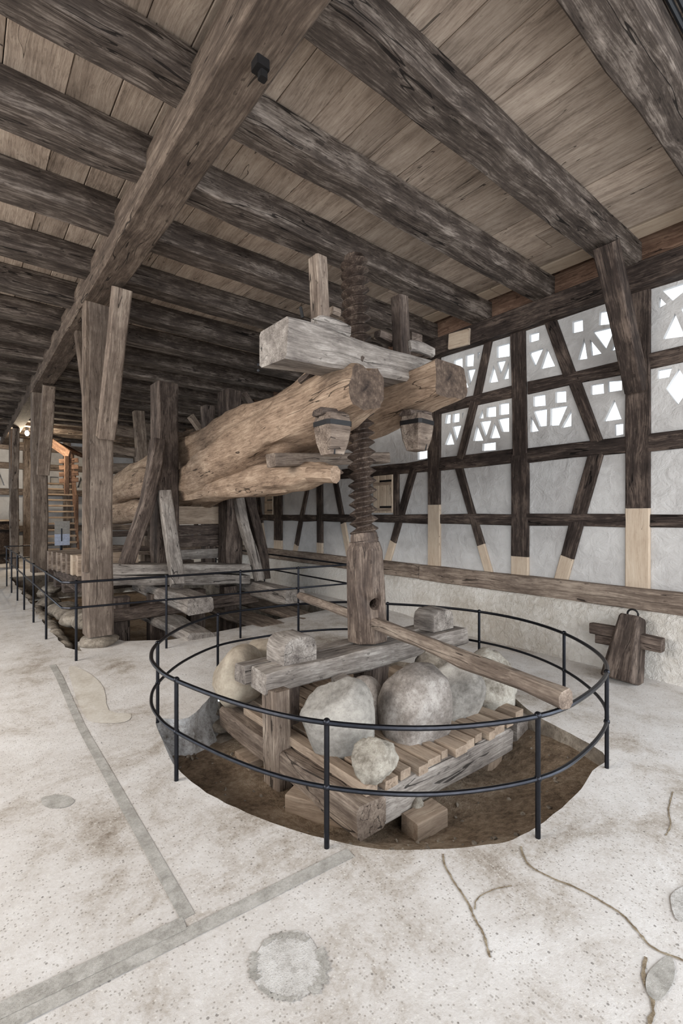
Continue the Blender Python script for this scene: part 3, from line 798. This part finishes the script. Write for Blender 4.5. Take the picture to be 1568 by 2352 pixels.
r1 = [(2.98, 2.36, 2.57, .19, .175), (2.97, 2.8, 2.52, .2, .2), (2.95, 3.4, 2.44, .2, .22), (2.95, 4.3, 2.3, .19, .22), (2.94, 5.4, 2.15, .19, .24), (2.93, 6.6, 2.05, .19, .25), (2.95, 8.6, 1.95, .2, .24), (2.95, 11.5, 1.8, .2, .2)]
loft('log', r1, 'log', lever, n=26, amp=.045, top=.125, fq=1.5, pw=2.8)
loft('log', [(2.97, 4.0, 2.08, .12, .10), (2.95, 5.0, 1.97, .17, .13), (2.95, 6.4, 1.86, .15, .13), (2.95, 8.4, 1.55, .2, .2), (2.95, 11.2, 1.5, .18, .18)], 'log', lever, n=18, amp=.03)
l2 = lpv([(700, 868, 915), (640, 905, 960), (558, 938, 1010), (518, 962, 1040), (474, 984, 1065), (414, 1006, 1090)], .95, 2.45, 2.72)
loft('log', [(2.5, 3.3, 2.72, .08, .08)] + l2 + [(2.75, 8.6, 2.42, .2, .2), (2.75, 10.5, 2.25, .2, .22), (2.7, 12.2, 2.05, .17, .2)], 'log', lever, n=22, amp=.05, fq=1.3)
sweep('bark_slab', [onX(695, 878, 2.36), onX(730, 850, 2.34), onX(765, 826, 2.32), onX(788, 806, 2.30)], .10, .05, 'darkold', lever, side=(.3, 0, 1), wob=.03)
sweep('bark_slab', [onX(800, 822, 2.28), onX(815, 824, 2.3), onX(836, 829, 2.34)], .09, .05, 'darkold', lever, side=(0, 0, 1), wob=.02)
ya = 3.55
timber('cross_bar', onY(622, 1058, ya), onY(884, 1052, ya + .05), .14, .115, 'oldmid', lever, wob=.008)
pg = onX(762, 1088, 2.2)
timber('peg', pg + V((0, .3, .02)), pg + V((0, -.04, -.01)), .09, .13, 'log', lever, wob=.006, bev=.03)

# --- nut beam with its studs
NY0, NY1 = 2.62, 2.99
nb = thing('screw_nut', 'heavy squared nut beam lying across the two lever logs around the screw', 'nut beam', (2.4, 2.8, 2.5))
q0, q1 = onY(660, 770, NY0), onY(1034, 842, NY0)
zc0 = (onY(658, 729, NY0).z + onY(664, 812, NY0).z) / 2
hgt = onY(658, 729, NY0).z - onY(664, 812, NY0).z
pa, pb = V((q0.x, (NY0 + NY1) / 2, zc0)), V((3.22, (NY0 + NY1) / 2 + .04, zc0 + .035))
timber('beam', pa, pb, NY1 - NY0, hgt + .015, 'dusty', nb, wob=.022, bev=.022, seg=9)
topz = zc0 + hgt / 2
def stud(x, y, zt, dx, dy):
    timber('stud', (x, y, topz - .3), (x + dx, y + dy, zt), .115, .13, 'darkold', nb, wob=.006, taper=.92)
s1 = onY(738, 722, 2.86); s2 = onY(925, 786, 2.84)
t1, t2 = onY(730, 594, 2.86), onY(917, 683, 2.84)
timber('stud', s1 + V((0, 0, -.3)), t1, .105, .12, 'oldmid', nb, up=(0, 1, 0), wob=.005)
timber('stud', s2 + V((0, 0, -.3)), t2, .115, .12, 'darkold', nb, up=(0, 1, 0), wob=.005)
# cleats and wedges on top of the beam
sweep('cleat', [onY(724, 746, 2.78), onY(748, 741, 2.78), onY(800, 762, 2.78)], .07, .09, 'dusty', nb, side=(0, 0, 1), wob=.01)
timber('wedge', onY(757, 715, 2.94), onY(774, 722, 2.94), .10, .06, 'oldmid', nb, wob=.004)
timber('wedge', onY(866, 768, 2.94), onY(905, 785, 2.94), .08, .06, 'darkold', nb, wob=.004, taper=1.3)
timber('wedge', onY(938, 775, 2.90), onY(962, 782, 2.90), .08, .09, 'darkold', nb, wob=.004)
sweep('cleat', [onY(938, 795, 2.78), onY(960, 797, 2.78), onY(993, 810, 2.78)], .06, .09, 'dusty', nb, side=(0, 0, 1), wob=.008)
timber('iron_pin', onY(695, 730, 2.9), onY(690, 705, 2.9), .025, .025, 'iron', nb, wob=0)
# square bound heads of the studs under the logs
for (u, v, yy_, nm) in ((763, 970, 2.74, 0), (957, 968, 2.66, 1)):
    c = onY(u, v, yy_); h = thing('stud_head', ('square iron-bound stud head hanging under the round lever log', 'square iron-bound stud head hanging under the flat-topped lever log')[nm], 'stud head', c + V((0, 0, -.28)))
    rings = []
    for z, a in ((.05, .095), (.0, .105), (-.06, .104), (-.15, .092), (-.24, .066), (-.245, .05)):
        rings.append([(x * a, y * a, z) for x, y in ((-1, -.8), (-.8, -1), (.8, -1), (1, -.8), (1, .8), (.8, 1), (-.8, 1), (-1, .8))])
    me = rings_mesh(rings); rot_ = Matrix.Translation(c) @ Matrix.Rotation(math.radians(8 if nm else -4), 4, 'Z')
    link('tapered_head', me, 'oldmid', h, rot_)
    link('iron_band', rings_mesh([[(x * a, y * a, z) for x, y in ((-1, -.8), (-.8, -1), (.8, -1), (1, -.8), (1, .8), (.8, 1), (-.8, 1), (-1, .8))] for z, a in ((-.035, .109), (.0, .11), (.0, .10), (-.035, .1))], closed=True), 'iron', h, rot_)
    timber('key', c + V((-.12, .02, .06)), c + V((.14, .02, .08)), .12, .05, 'darkold', h, wob=.012)
    for e in (-.045, .045):
        timber('iron_strap', c + V((e, -.10, .0)), c + V((e * .7, -.066, -.24)), .012, .006, 'iron', h, up=(0, 1, 0), wob=0, bev=.001)

# --- frame posts in the press pit
fr = thing('forked_press_stand', 'dark oak press frame with forked posts and curved braces holding the lever', 'press frame', (2.55, 6.3, .5))
FY = 6.6
timber('post', (2.24, FY + .17, .74), (2.24, FY + .17, 3.33), .30, .34, 'darkold', fr, wob=.014, bev=.025, seg=9)
timber('post', (3.23, FY + .17, .74), (3.23, FY + .17, 3.39), .25, .34, 'darkold', fr, wob=.014, bev=.02, seg=9)
timber('post', (3.02, FY + .5, .74), (3.02, FY + .5, 3.2), .16, .2, 'darkold', fr, wob=.01)
by = FY - .03
sweep('brace', [onY(362, 1010, by), onY(352, 1080, by), onY(335, 1165, by), onY(308, 1240, by), onY(285, 1310, by)], .15, .24, 'darkold', fr, side=(0, 1, 0), wob=.01)
sweep('brace', [onX(377, 1128, 2.15), onX(390, 1220, 2.18), onX(402, 1295, 2.19), onX(408, 1345, 2.17)], .12, .17, 'dusty', fr, side=(1, 0, 0), wob=.008)
sweep('brace', [onY(548, 1145, FY - .05), onY(562, 1215, FY - .1), onY(582, 1275, FY - .15), onY(596, 1332, FY - .2)], .13, .14, 'dusty', fr, side=(0, 1, 0), wob=.008)
sweep('brace', [onY(570, 1140, FY + .1), onY(585, 1200, FY + .1), onY(600, 1260, FY + .05), onY(608, 1330, FY)], .15, .14, 'darkold', fr, side=(0, 1, 0), wob=.012)
sy = 6.42
timber('sill', onY(240, 1309, sy) + V((0, .12, 0)), onY(572, 1306, sy) + V((0, .12, 0)), .30, .13, 'dusty', fr, wob=.012, seg=8)
timber('sill', onY(240, 1334, sy) + V((0, .1, 0)), onY(572, 1330, sy) + V((0, .1, 0)), .28, .13, 'dusty', fr, wob=.014, seg=8)
timber('lower_sill', V((1.35, 6.5, .24)), V((3.5, 6.5, .26)), .26, .16, 'darkold', fr, wob=.012, seg=6)
for x in (1.6, 2.05, 2.6, 3.1): timber('stub', (x, 6.55, -.3), (x, 6.55, .45), .2, .2, 'darkold', fr, wob=.01)
pz = lambda v, Y=6.95: onY(460, v, Y).z
for va, vb, mt in ((1163, 1204, 'sawn'), (1206, 1228, 'darkold'), (1229, 1256, 'darkold'), (1262, 1284, 'dusty')):
    timber('cross_board', (2.3, 7.0, (pz(va) + pz(vb)) / 2), (3.34, 7.0, (pz(va) + pz(vb)) / 2), .07, pz(va) - pz(vb), mt, fr, wob=.004, bev=.006)
timber('cap_brace', onY(437, 955, 7.4), onY(470, 1000, 7.4), .1, .1, 'oldmid', fr)
timber('cap_brace', onY(558, 905, 6.9), onY(590, 950, 6.9), .12, .1, 'darkold', fr)
timber('iron_pin', onY(352, 1032, 6.55), onY(366, 1029, 6.55), .03, .03, 'iron', fr, wob=0)
# floor beams of the press bed, each lying on the pit edge
def bed(label, tl, tr, bl, yend, ylen, mat='dusty', dz=0):
    a, b, c = onY(*tl, yend), onY(*tr, yend), onY(*bl, yend)
    wdt = abs(b.x - a.x); hg = abs((a.z - c.z)); ctr = (a + b) / 2 - V((0, 0, hg / 2))
    t = timber('bed_timber', ctr, ctr + V((-.02, ylen, dz)), wdt, hg, mat, None, wob=.018, bev=.03, seg=7)
    return tag(t, label, 'beam', 'beams of the press bed')
bed('upper bed beam with squared end projecting below the front sill', (430, 1380), (491, 1366), (432, 1416), 5.3, 2.2, 'dusty')
bed('lowest bed beam with broken end lying on the concrete edge', (430, 1461), (492, 1446), (430, 1488), 5.18, 2.1, 'dusty')
bed('middle bed beam sloping out beside the broken lowest one', (594, 1442), (655, 1427), (594, 1458), 5.25, 2.2, 'oldmid')
bed('upper bed beam with rounded end under the pale curved brace', (655, 1358), (697, 1352), (655, 1393), 5.42, 2.2, 'dusty')
bed('flat bed beam partly sunk in the floor near the wall side', (690, 1422), (745, 1412), (690, 1436), 5.3, 2.0, 'oldmid')
for k, (x_, y_, L_) in enumerate(((2.2, 8.2, 2.6), (2.2, 9.0, 2.6), (2.2, 9.8, 2.6))):
    t = timber('bed_timber', (1.2, y_, .45), (1.2 + L_, y_, .45), .26, .24, 'darkold', None, wob=.014, seg=6)
    tag(t, 'dark cross beam in the press bed, ' + ('next behind the forked posts', 'second behind the forked posts', 'third behind the forked posts')[k], 'beam', 'rear cross beams of the press bed')
# short squared blocks stacked in a row beside the post
for k in range(7):
    y_ = 7.05 + k * .2; x0_ = 1.19 - k * .03
    mt = 'pine' if k == 1 else 'oldmid'
    t = timber('timber_block', (x0_, y_, .83), (x0_ + .75, y_, .83), .175, .27, 'sawn' if k == 0 else mt, None, wob=.004, bev=.01)
    tag(t, ('weathered squared block, first of the row beside the thick post', 'fresh pale squared block, second of the row beside the thick post', 'weathered squared block just behind the fresh pale block',
            'fourth squared block of the row counted from the thick post', 'fifth squared block of the row counted from the thick post', 'sixth squared block of the row counted from the thick post', 'last squared block of the row, toward the dark oak post')[k], 'timber block', 'row of squared blocks')
t = timber('packing_timber', (1.32, 6.9, .6), (1.32, 8.6, .6), .3, .2, 'darkold', None, wob=.01); tag(t, 'dark packing beam under the row of squared blocks', 'beam')
# rear frame of the press
rf = thing('rear_press_stand', 'rear press frame of uprights and cross timbers behind the lever', 'press frame', (2.4, 10.2, 0))
for x_ in (2.46, 3.6): timber('post', (x_, 12.0, .1), (x_, 12.0, 3.7), .34, .34, 'oldmid', rf, wob=.01)
RYb = 11.4
for (a, b, hh) in (((250, 985), (346, 1003), .22), ((250, 1031), (308, 1042), .22), ((250, 1075), (300, 1075), .2), ((250, 1262), (520, 1268), .2)):
    timber('cross_timber', onY(*a, RYb), onY(*b, RYb), .16, hh, 'oldmid', rf, wob=.008)
timber('stay', onY(318, 945, RYb - .2), onY(326, 1060, RYb - .2), .22, .2, 'oldmid', rf)
timber('shelf', (1.55, 8.2, 1.2), (2.4, 8.2, 1.2), .2, .08, 'darkold', rf); timber('shelf', (1.5, 8.1, .95), (2.4, 8.1, .95), .2, .06, 'darkold', rf)

# ================================================================== stone crate under the screw
cr = thing('stone_crate', 'weathered timber crate hung from the screw and loaded with boulders', 'crate', (2.6, 2.7, -.35))
CT = -.035
timber('side_beam', (1.705, 1.87, CT - .085), (1.715, 3.55, CT - .085), .21, .175, 'oldmid', cr, wob=.018, bev=.02, seg=7)
timber('side_beam', (3.33, 1.93, CT - .10), (3.33, 3.5, CT - .09), .22, .20, 'dusty', cr, wob=.018, bev=.02, seg=6)
timber('end_beam', (1.80, 1.975, CT - .09), (3.10, 1.995, CT - .085), .19, .18, 'dusty', cr, wob=.02, bev=.02, seg=7)
timber('end_beam', (1.84, 3.42, CT - .11), (3.22, 3.42, CT - .11), .18, .2, 'oldmid', cr, wob=.015)
# slats on top
sx = [(1.885, .10), (2.015, .085), (2.13, .085), (2.25, .12), (2.365, .06), (2.49, .12), (2.61, .085), (2.72, .075), (2.825, .075), (2.945, .12), (3.1, .09)]
for k, (x_, w_) in enumerate(sx):
    ye = 1.90 + .02 * math.sin(k * 2.1)
    timber('slat', (x_, ye, CT + .032), (x_ - .03, 3.46, CT + .036), w_, .055, 'sawn', cr, wob=.002, bev=.005, seg=2)
timber('slat', (1.75, 1.92, CT + .035), (1.73, 3.3, CT + .035), .085, .06, 'sawn', cr, wob=.003, bev=.005, seg=2)
timber('slat', (3.28, 1.95, CT + .035), (3.28, 3.3, CT + .035), .10, .06, 'sawn', cr, wob=.003, bev=.005, seg=2)
# hangers up to the cross beam, with rounded keys above
timber('hanger', (1.655, 2.74, -.33), (1.66, 2.78, .33), .12, .19, 'oldmid', cr, wob=.006, bev=.012)
timber('hanger', (1.80, 2.92, -.30), (1.82, 2.93, .40), .13, .22, 'darkold', cr, wob=.008)
timber('hanger', (3.45, 2.92, -.30), (3.45, 2.93, .40), .16, .22, 'darkold', cr, wob=.008)
timber('hanger', (2.66, 2.93, -.05), (2.66, 2.93, .32), .26, .24, 'darkold', cr, wob=.008, bev=.05)
zt = .445
timber('cross_beam', (1.585, 2.885, zt - .075), (3.72, 2.84, zt - .085), .215, .15, 'dusty', cr, wob=.014, bev=.015, seg=9)
timber('cross_beam', (1.545, 3.075, zt - .07), (3.66, 3.05, zt - .075), .16, .14, 'dusty', cr, wob=.012, bev=.015, seg=9)
pk = onY(775, 1560, 2.72); timber('peg', pk + V((-.035, -.02, -.01)), pk + V((.07, -.02, .0)), .1, .055, 'dusty', cr, wob=.003)
def key(x_, y_, rz):
    prof = [(-.145, 0), (.145, 0), (.145, .10), (.128, .155), (.08, .185), (-.08, .185), (-.128, .155), (-.145, .10)]
    rings = []
    for d in (-.12, -.108, -.04, .04, .108, .12):
        k = .96 if abs(d) == .12 else 1.
        rings.append([(d, a * k + .006 * noise.noise(V((a * 9, d * 9, x_))), b * k + .006 * noise.noise(V((b * 9, d * 9, x_ + 5)))) for a, b in prof])
    link('key', rings_mesh(rings), 'dusty', cr, Matrix.Translation(V((x_, y_, zt - .004))) @ Matrix.Rotation(rz, 4, 'Z'), angle=40)
key(1.895, 2.95, math.radians(90)); key(3.455, 2.93, math.radians(90))

# boulders
def bl(u, v, f, sz, mat, seed, label, rot=(0, 0, 0), rough=.04, cuts=6, sub=4, cut=.8):
    return boulder('boulder', at(u, v, f), sz, mat, seed, label, rot=rot, rough=rough, cuts=cuts, sub=sub, cut=cut)
bl(780, 1655, 3.06, (.245, .20, .30), 'stone_blue', 12, 'large smooth pale grey boulder with flat face in the crate', rot=(0, 0, -.67), rough=.045, cuts=7, cut=.95)
bl(956, 1627, 3.26, (.265, .25, .315), 'stone_grey', 4, 'biggest brown-grey mottled round boulder in the crate', rot=(.1, .05, .4), rough=.04, cuts=6, cut=.9)
bl(1052, 1598, 3.6, (.235, .2, .25), 'stone_blue', 9, 'cleft white-grey boulder beside the mottled round boulder', rot=(.2, .3, .2), rough=.08, cuts=12, cut=.95)
bl(1122, 1564, 3.95, (.32, .26, .27), 'stone_white', 15, 'broken whitish boulder below the turning bar', rot=(.1, -.1, .6), rough=.11, cuts=14, cut=1.)
bl(552, 1553, 3.78, (.225, .22, .255), 'stone_beige', 21, 'smooth beige boulder under the left end of the cross beam', rot=(0, .15, .2), rough=.02, cuts=4)
bl(618, 1520, 4.15, (.26, .24, .22), 'stone_beige', 27, 'low beige boulder half hidden behind the cross beam', rough=.03)
bl(838, 1622, 3.42, (.16, .16, .22), 'stone_grey', 31, 'grey boulder tucked behind the flat-faced boulder', rough=.04)
bl(862, 1744, 2.68, (.135, .13, .128), 'stone_white', 42, 'small rough white stone at the corner of the crate', rot=(.2, .1, .3), rough=.09, cuts=9)
bl(985, 1545, 4.1, (.16, .14, .2), 'rubble', 55, 'dark stone deep in the crate behind the screw foot', rough=.05)
def st(u, v, z, sz, mat, seed, label, rot=(0, 0, 0)):
    p = onZ(u, v, z); o = boulder('stone', p, sz, mat, seed, label, group='loose stones in the pit', rot=rot, sub=3, rough=.08, cuts=9); o['category'] = 'stone'; return o
st(795, 1838, -.215, (.10, .085, .05), 'rubble', 61, 'flat grey stone wedged below the crate corner')
st(957, 1853, -.20, (.055, .05, .05), 'stone_white', 62, 'small pale stone on the fresh block under the front beam')
st(505, 1628, -.18, (.13, .10, .05), 'rubble', 63, 'flat slab stone stacked at the left rim, upper one', rot=(.1, .1, .2))
st(512, 1665, -.26, (.14, .11, .045), 'rubble', 64, 'flat slab stone lying under another slab')
st(450, 1690, -.33, (.09, .07, .03), 'rubble', 65, 'half buried slab stone at the foot of the whitewashed pit wall')
st(520, 1700, -.33, (.11, .1, .04), 'rubble', 66, 'dark half buried stone before the short support block')
# support blocks
def blk(p0, p1, w_, h_, label, mat='sawn'):
    t = timber('support_block', p0, p1, w_, h_, mat, None, wob=.002, bev=.006, seg=1); return tag(t, label, 'block', 'blocks under the crate')
eb = -.30
blk(onZ(668, 1835, eb + .06), onZ(860, 1888, eb + .06), .14, .13, 'long pale block under the crate corner with the flat stone')
blk(onZ(940, 1905, eb + .06), onZ(1008, 1868, eb + .06), .13, .12, 'fresh squared block under the front beam with the pale stone on it')
blk(V((2.93, 2.0, -.35)), V((3.0, 2.0, -.17)), .11, .15, 'upright block propping the front beam')
blk(V((1.58, 3.12, -.32)), V((1.86, 3.12, -.32)), .22, .16, 'short block under the side beam by the slab stones')

# ================================================================== railings
rail_px = [(750, 1660), (1000, 1672), (1235, 1645), (1340, 1600), (1393, 1545), (1372, 1500), (1295, 1455), (1200, 1424), (1100, 1405), (990, 1393), (890, 1387), (790, 1383), (685, 1388), (590, 1398), (500, 1412), (420, 1440), (362, 1478), (347, 1508), (362, 1535), (405, 1563), (560, 1620)]
RZ = .565; RMZ = .275
rl = [onZ(u, v, RZ) for u, v in rail_px]
cr0 = sum(rl, V((0, 0, 0))) / len(rl)
rc = thing('round_railing', 'low round black steel railing circling the screw pit', 'railing', (cr0.x, cr0.y, 0))
loop = crom(rl, 6, True)
tube('top_rail', loop, .0125, 'steel', rc, True, 8)
tube('lower_rail', [V((p.x, p.y, RMZ)) for p in loop], .011, 'steel', rc, True, 8)
def rpost(x_, y_, z1_, zm, parent, fz=None, knob=True, r=.0125):
    z0_ = floor_z(x_, y_) if fz is None else fz
    o = tube('rail_post', [(x_, y_, z0_ - .01), (x_, y_, z1_)], r, 'steel', parent)
    if knob:
        for z in (z1_ + .004, zm):
            bm = bmesh.new(); bmesh.ops.create_uvsphere(bm, u_segments=10, v_segments=6, radius=r * 1.45)
            link('joint', bm_done(bm), 'steel', o, Matrix.Translation(V((x_, y_, z))))
for u, v in ((750, 1660), (1235, 1645), (1393, 1545), (1295, 1455), (1100, 1405), (890, 1387), (685, 1388), (500, 1412), (362, 1478), (405, 1563)):
    p = onZ(u, v, RZ); rpost(p.x, p.y, RZ, RMZ, rc)
FZ, FM = .855, .61
fn = thing('straight_railing', 'black steel railing running around the long press pit', 'railing', (.85, 5.2, .1))
cA = onZ(148, 1339, FZ); far = onZ(10, 1255, FZ); cB = onZ(800, 1297, FZ)
xl = .5 * (cA.x + .80); yl = .5 * (cA.y + cB.y)
far = V((far.x, far.y, FZ)); far2 = far + V((.9, 0, 0))
back = onZ(613, 1273, FZ); back = V((cB.x + .1, 11.5, FZ))
pathr = [far2, far, V((cA.x - .01, cA.y + .06, FZ)), V((cA.x + .05, cA.y - .01, FZ)), cB, back]
dz = V((0, 0, FM - FZ))
def seglist(P): 
    out = []
    for a, b in zip(P, P[1:]): out += line(a, b, 6)[:-1]
    return out + [P[-1]]
tube('top_rail', seglist(pathr), .0125, 'steel', fn); tube('lower_rail', [p + dz for p in seglist(pathr)], .011, 'steel', fn)
for u, v in ((175, 1337), (382, 1324), (552, 1313), (685, 1305), (800, 1297)):
    p = onZ(u, v, FZ); rpost(p.x, p.y, FZ, FM, fn)
lA, lB = V((cA.x - .01, cA.y + .06, FZ)), far
for u in (106, 77, 55.5, 40, 26.5, 15.5):
    d = ray(u, 1200); k = None
    # meet the railing line in plan
    ex = lB - lA; det = d.x * ex.y - d.y * ex.x; t_ = (lA.x * ex.y - lA.y * ex.x) / det
    p = V((d.x * t_, d.y * t_, FZ)); rpost(p.x, p.y, FZ, FM, fn)
for y_ in (7., 9., 11.2):
    x_ = cB.x + .1 * (y_ - cB.y) / (11.5 - cB.y); rpost(x_, y_, FZ, FM, fn)

# ================================================================== old wooden weight leaning on the wall
wt0 = thing('wooden_weight', 'old tapered wooden block with iron ring leaning on the plinth', 'wooden block', onZ(1425, 1560, 0))
A_ = onZ(1427, 1566, .02); A_ = V((4.66, A_.y * 4.66 / A_.x, .0)); 
top_ = V((4.86, A_.y - .02, .56))
ax = (top_ - A_)
rings = []
mm = frame(A_, top_, (1, 0, 0)); L_ = ax.length
for t_, a, b in ((0, .135, .13), (.02, .142, .14), (.25, .132, .13), (.6, .112, .115), (.96, .09, .10), (1., .08, .09)):
    rings.append([(t_ * L_, x_ * a, y_ * b) for x_, y_ in ((-1, -.75), (-.75, -1), (.75, -1), (1, -.75), (1, .75), (.75, 1), (-.75, 1), (-1, .75))])
link('tapered_body', rings_mesh(rings), 'darkold', wt0, mm)
rg = []
for k in range(20):
    a = 2 * math.pi * k / 20; rg.append(top_ + V((0, .045 * math.cos(a), .045 * math.sin(a) + .02)))
tube('iron_ring', rg, .009, 'iron', wt0, True)
c_ = A_.lerp(top_, .66)
timber('cross_piece', c_ + V((.02, .34, .03)), c_ + V((.02, -.02, .03)), .11, .10, 'darkold', wt0, wob=.006)
timber('cross_piece', c_ + V((.0, .02, .0)), c_ + V((.0, -.27, -.01)), .12, .13, 'darkold', wt0, wob=.006, taper=.9)
timber('cross_piece', c_ + V((.04, .30, -.06)), c_ + V((.04, .1, -.06)), .08, .09, 'darkold', wt0, wob=.006)

# ================================================================== far end of the hall
vt = thing('wine_vat', 'big dark round wooden vat with pale lid at the far end', 'vat', (.55, 17.4, .1))
rings = [[(1.0 * r * math.cos(2 * math.pi * k / 28), r * math.sin(2 * math.pi * k / 28), z) for k in range(28)] for z, r in ((0, .80), (.5, .84), (1.0, .82), (1.22, .79))]
VM = Matrix.Translation(V((.55, 17.4, .1)))
link('staves', rings_mesh(rings), 'frame', vt, VM)
for z in (.25, .95): link('hoop', rings_mesh([[(r * math.cos(2 * math.pi * k / 28), r * math.sin(2 * math.pi * k / 28), z + h) for k in range(28)] for h, r in ((-.03, .85), (.03, .85), (.03, .80), (-.03, .80))], closed=True), 'iron', vt, VM)
link('lid', rings_mesh([[(r * math.cos(2 * math.pi * k / 28), r * math.sin(2 * math.pi * k / 28), z) for k in range(28)] for z, r in ((1.22, .86), (1.26, .86))]), 'pine', vt, VM)
# staircase
stx = thing('staircase', 'steep brown open staircase rising against the far wall', 'staircase', (2.6, 15.5, .1))
s_lo, s_hi = onY(136, 1256, 15.2), onY(127, 1118, 17.6)
n_ = 13
for k in range(n_):
    t_ = k / (n_ - 1); p = s_lo.lerp(s_hi, t_); p.z = .35 + (2.15) * t_
    timber('tread', (p.x - .5, p.y, p.z), (p.x + .45, p.y, p.z), .26, .05, 'sawn', stx, wob=0, bev=.006)
for dx in (-.52, .48):
    timber('stringer', (s_lo.x + dx, s_lo.y - .1, .1), (s_hi.x + dx, s_hi.y, 2.55), .06, .26, 'redwood', stx, wob=0)
    for t_ in (.3, .65, 1.):
        p = s_lo.lerp(s_hi, t_); z = .35 + 2.15 * t_
        timber('baluster', (p.x + dx, p.y, z), (p.x + dx, p.y, z + 1.1), .09, .09, 'redwood', stx, wob=0)
    for h_ in (.35, .7, 1.05):
        a_, b_ = s_lo.lerp(s_hi, .3), s_hi; timber('rail_board', (a_.x + dx, a_.y, .35 + 2.15 * .3 + h_), (b_.x + dx, b_.y, 2.5 + h_), .03, .12, 'redwood', stx, wob=0)
ho = thing('stair_housing', 'sloping brown boarded stair housing under the ceiling', 'boarded housing', (3.2, 15.5, 2.6))
a_, b_ = onY(108, 1000, 16.5) - V((0, 0, .12)), onY(160, 1045, 15.5)
timber('fascia', a_, b_, .06, .25, 'redwood', ho, wob=0)
for k in range(5):
    timber('board', a_ + V((.2 + k * .12, .3 + k * .25, .0)), b_ + V((.2 + k * .12, .3 + k * .25, .08)), .24, .04, 'redwood', ho, wob=0)
timber('post', onY(153, 1048, 15.5), onY(153, 1135, 15.5), .12, .12, 'redwood', ho, wob=0)
for v in (1060, 1075, 1090, 1105): timber('board', onY(136, v, 15.6), onY(180, v - 3, 15.4), .04, .13, 'redwood', ho, wob=0)
# information panel
sc_ = onY(141, 1230, 11.6); sg = thing('information_panel', 'grey and pale blue information panel standing by the stairs', 'sign', (sc_.x, sc_.y, .1))
c0, c1, c2 = onY(125.5, 1197, 11.6), onY(160, 1197, 11.6), onY(125.5, 1253, 11.6); cm = onY(125.5, 1227, 11.6)
timber('upper_panel', (c0.x, 11.6, (c0.z + cm.z) / 2), (c1.x, 11.6, (c0.z + cm.z) / 2), .02, c0.z - cm.z, 'sign_grey', sg, wob=0, bev=.002)
timber('lower_panel', (c0.x, 11.6, (c2.z + cm.z) / 2), (c1.x, 11.6, (c2.z + cm.z) / 2), .02, cm.z - c2.z, 'sign_blue', sg, wob=0, bev=.002)
timber('bracket', (sc_.x, 11.585, cm.z - .15), (sc_.x, 11.585, cm.z + .12), .02, .015, 'steel', sg, wob=0, bev=.002)
timber('stand', (sc_.x, 11.63, .0), (sc_.x, 11.63, c2.z + .1), .05, .03, 'steel', sg, wob=0)
# lamp on the girder
lp = onZ(62, 995, 3.72)
lm = thing('ceiling_lamp', 'small bright lamp fixed below the girder far back', 'lamp', lp)
bm = bmesh.new(); bmesh.ops.create_uvsphere(bm, u_segments=12, v_segments=8, radius=.05)
for v in bm.verts: v.co.z *= 1.5
link('bulb', bm_done(bm), 'bulb', lm, Matrix.Translation(lp))
timber('socket', lp + V((0, 0, .07)), V((lp.x, lp.y, 3.9)), .07, .07, 'iron', lm, wob=0)
light('POINT', 'far_lamp_light', lp + V((.0, -.1, -.2)), lp, 170, (1., .84, .62), .08)

# ------------------------------------------------------------------ crumbs and chips on the earth
bm = bmesh.new(); rr = random.Random(77)
for k in range(260):
    a = rr.uniform(0, 2 * math.pi); t_ = math.sqrt(rr.uniform(.2, .95)); p = rim[int(a / 6.2832 * len(rim)) % len(rim)]
    x_, y_ = 2.45 + (p[0] - 2.45) * t_, 2.65 + (p[1] - 2.65) * t_
    if 1.6 < x_ < 3.45 and 1.85 < y_ < 3.55: continue
    q = V((x_, y_, 0)); z_ = -.29 + .19 * smooth(.62, 1., t_) * smooth(3.2, 1.6, p[1]) + .035 * noise.noise(q * 2.2) + .018 * noise.noise(q * 7)
    m_ = Matrix.Translation(V((x_, y_, z_ + .004))) @ Matrix.Rotation(rr.uniform(0, 3), 4, V((rr.random(), rr.random(), 1)).normalized()) @ Matrix.Diagonal((rr.uniform(.6, 1.8), 1, rr.uniform(.4, .9), 1))
    bmesh.ops.create_icosphere(bm, subdivisions=1, radius=rr.choice((.006, .008, .011, .016)), matrix=m_)
cb = link('earth_crumbs', bm_done(bm), 'rubble', floor, None); cb['kind'] = 'stuff'
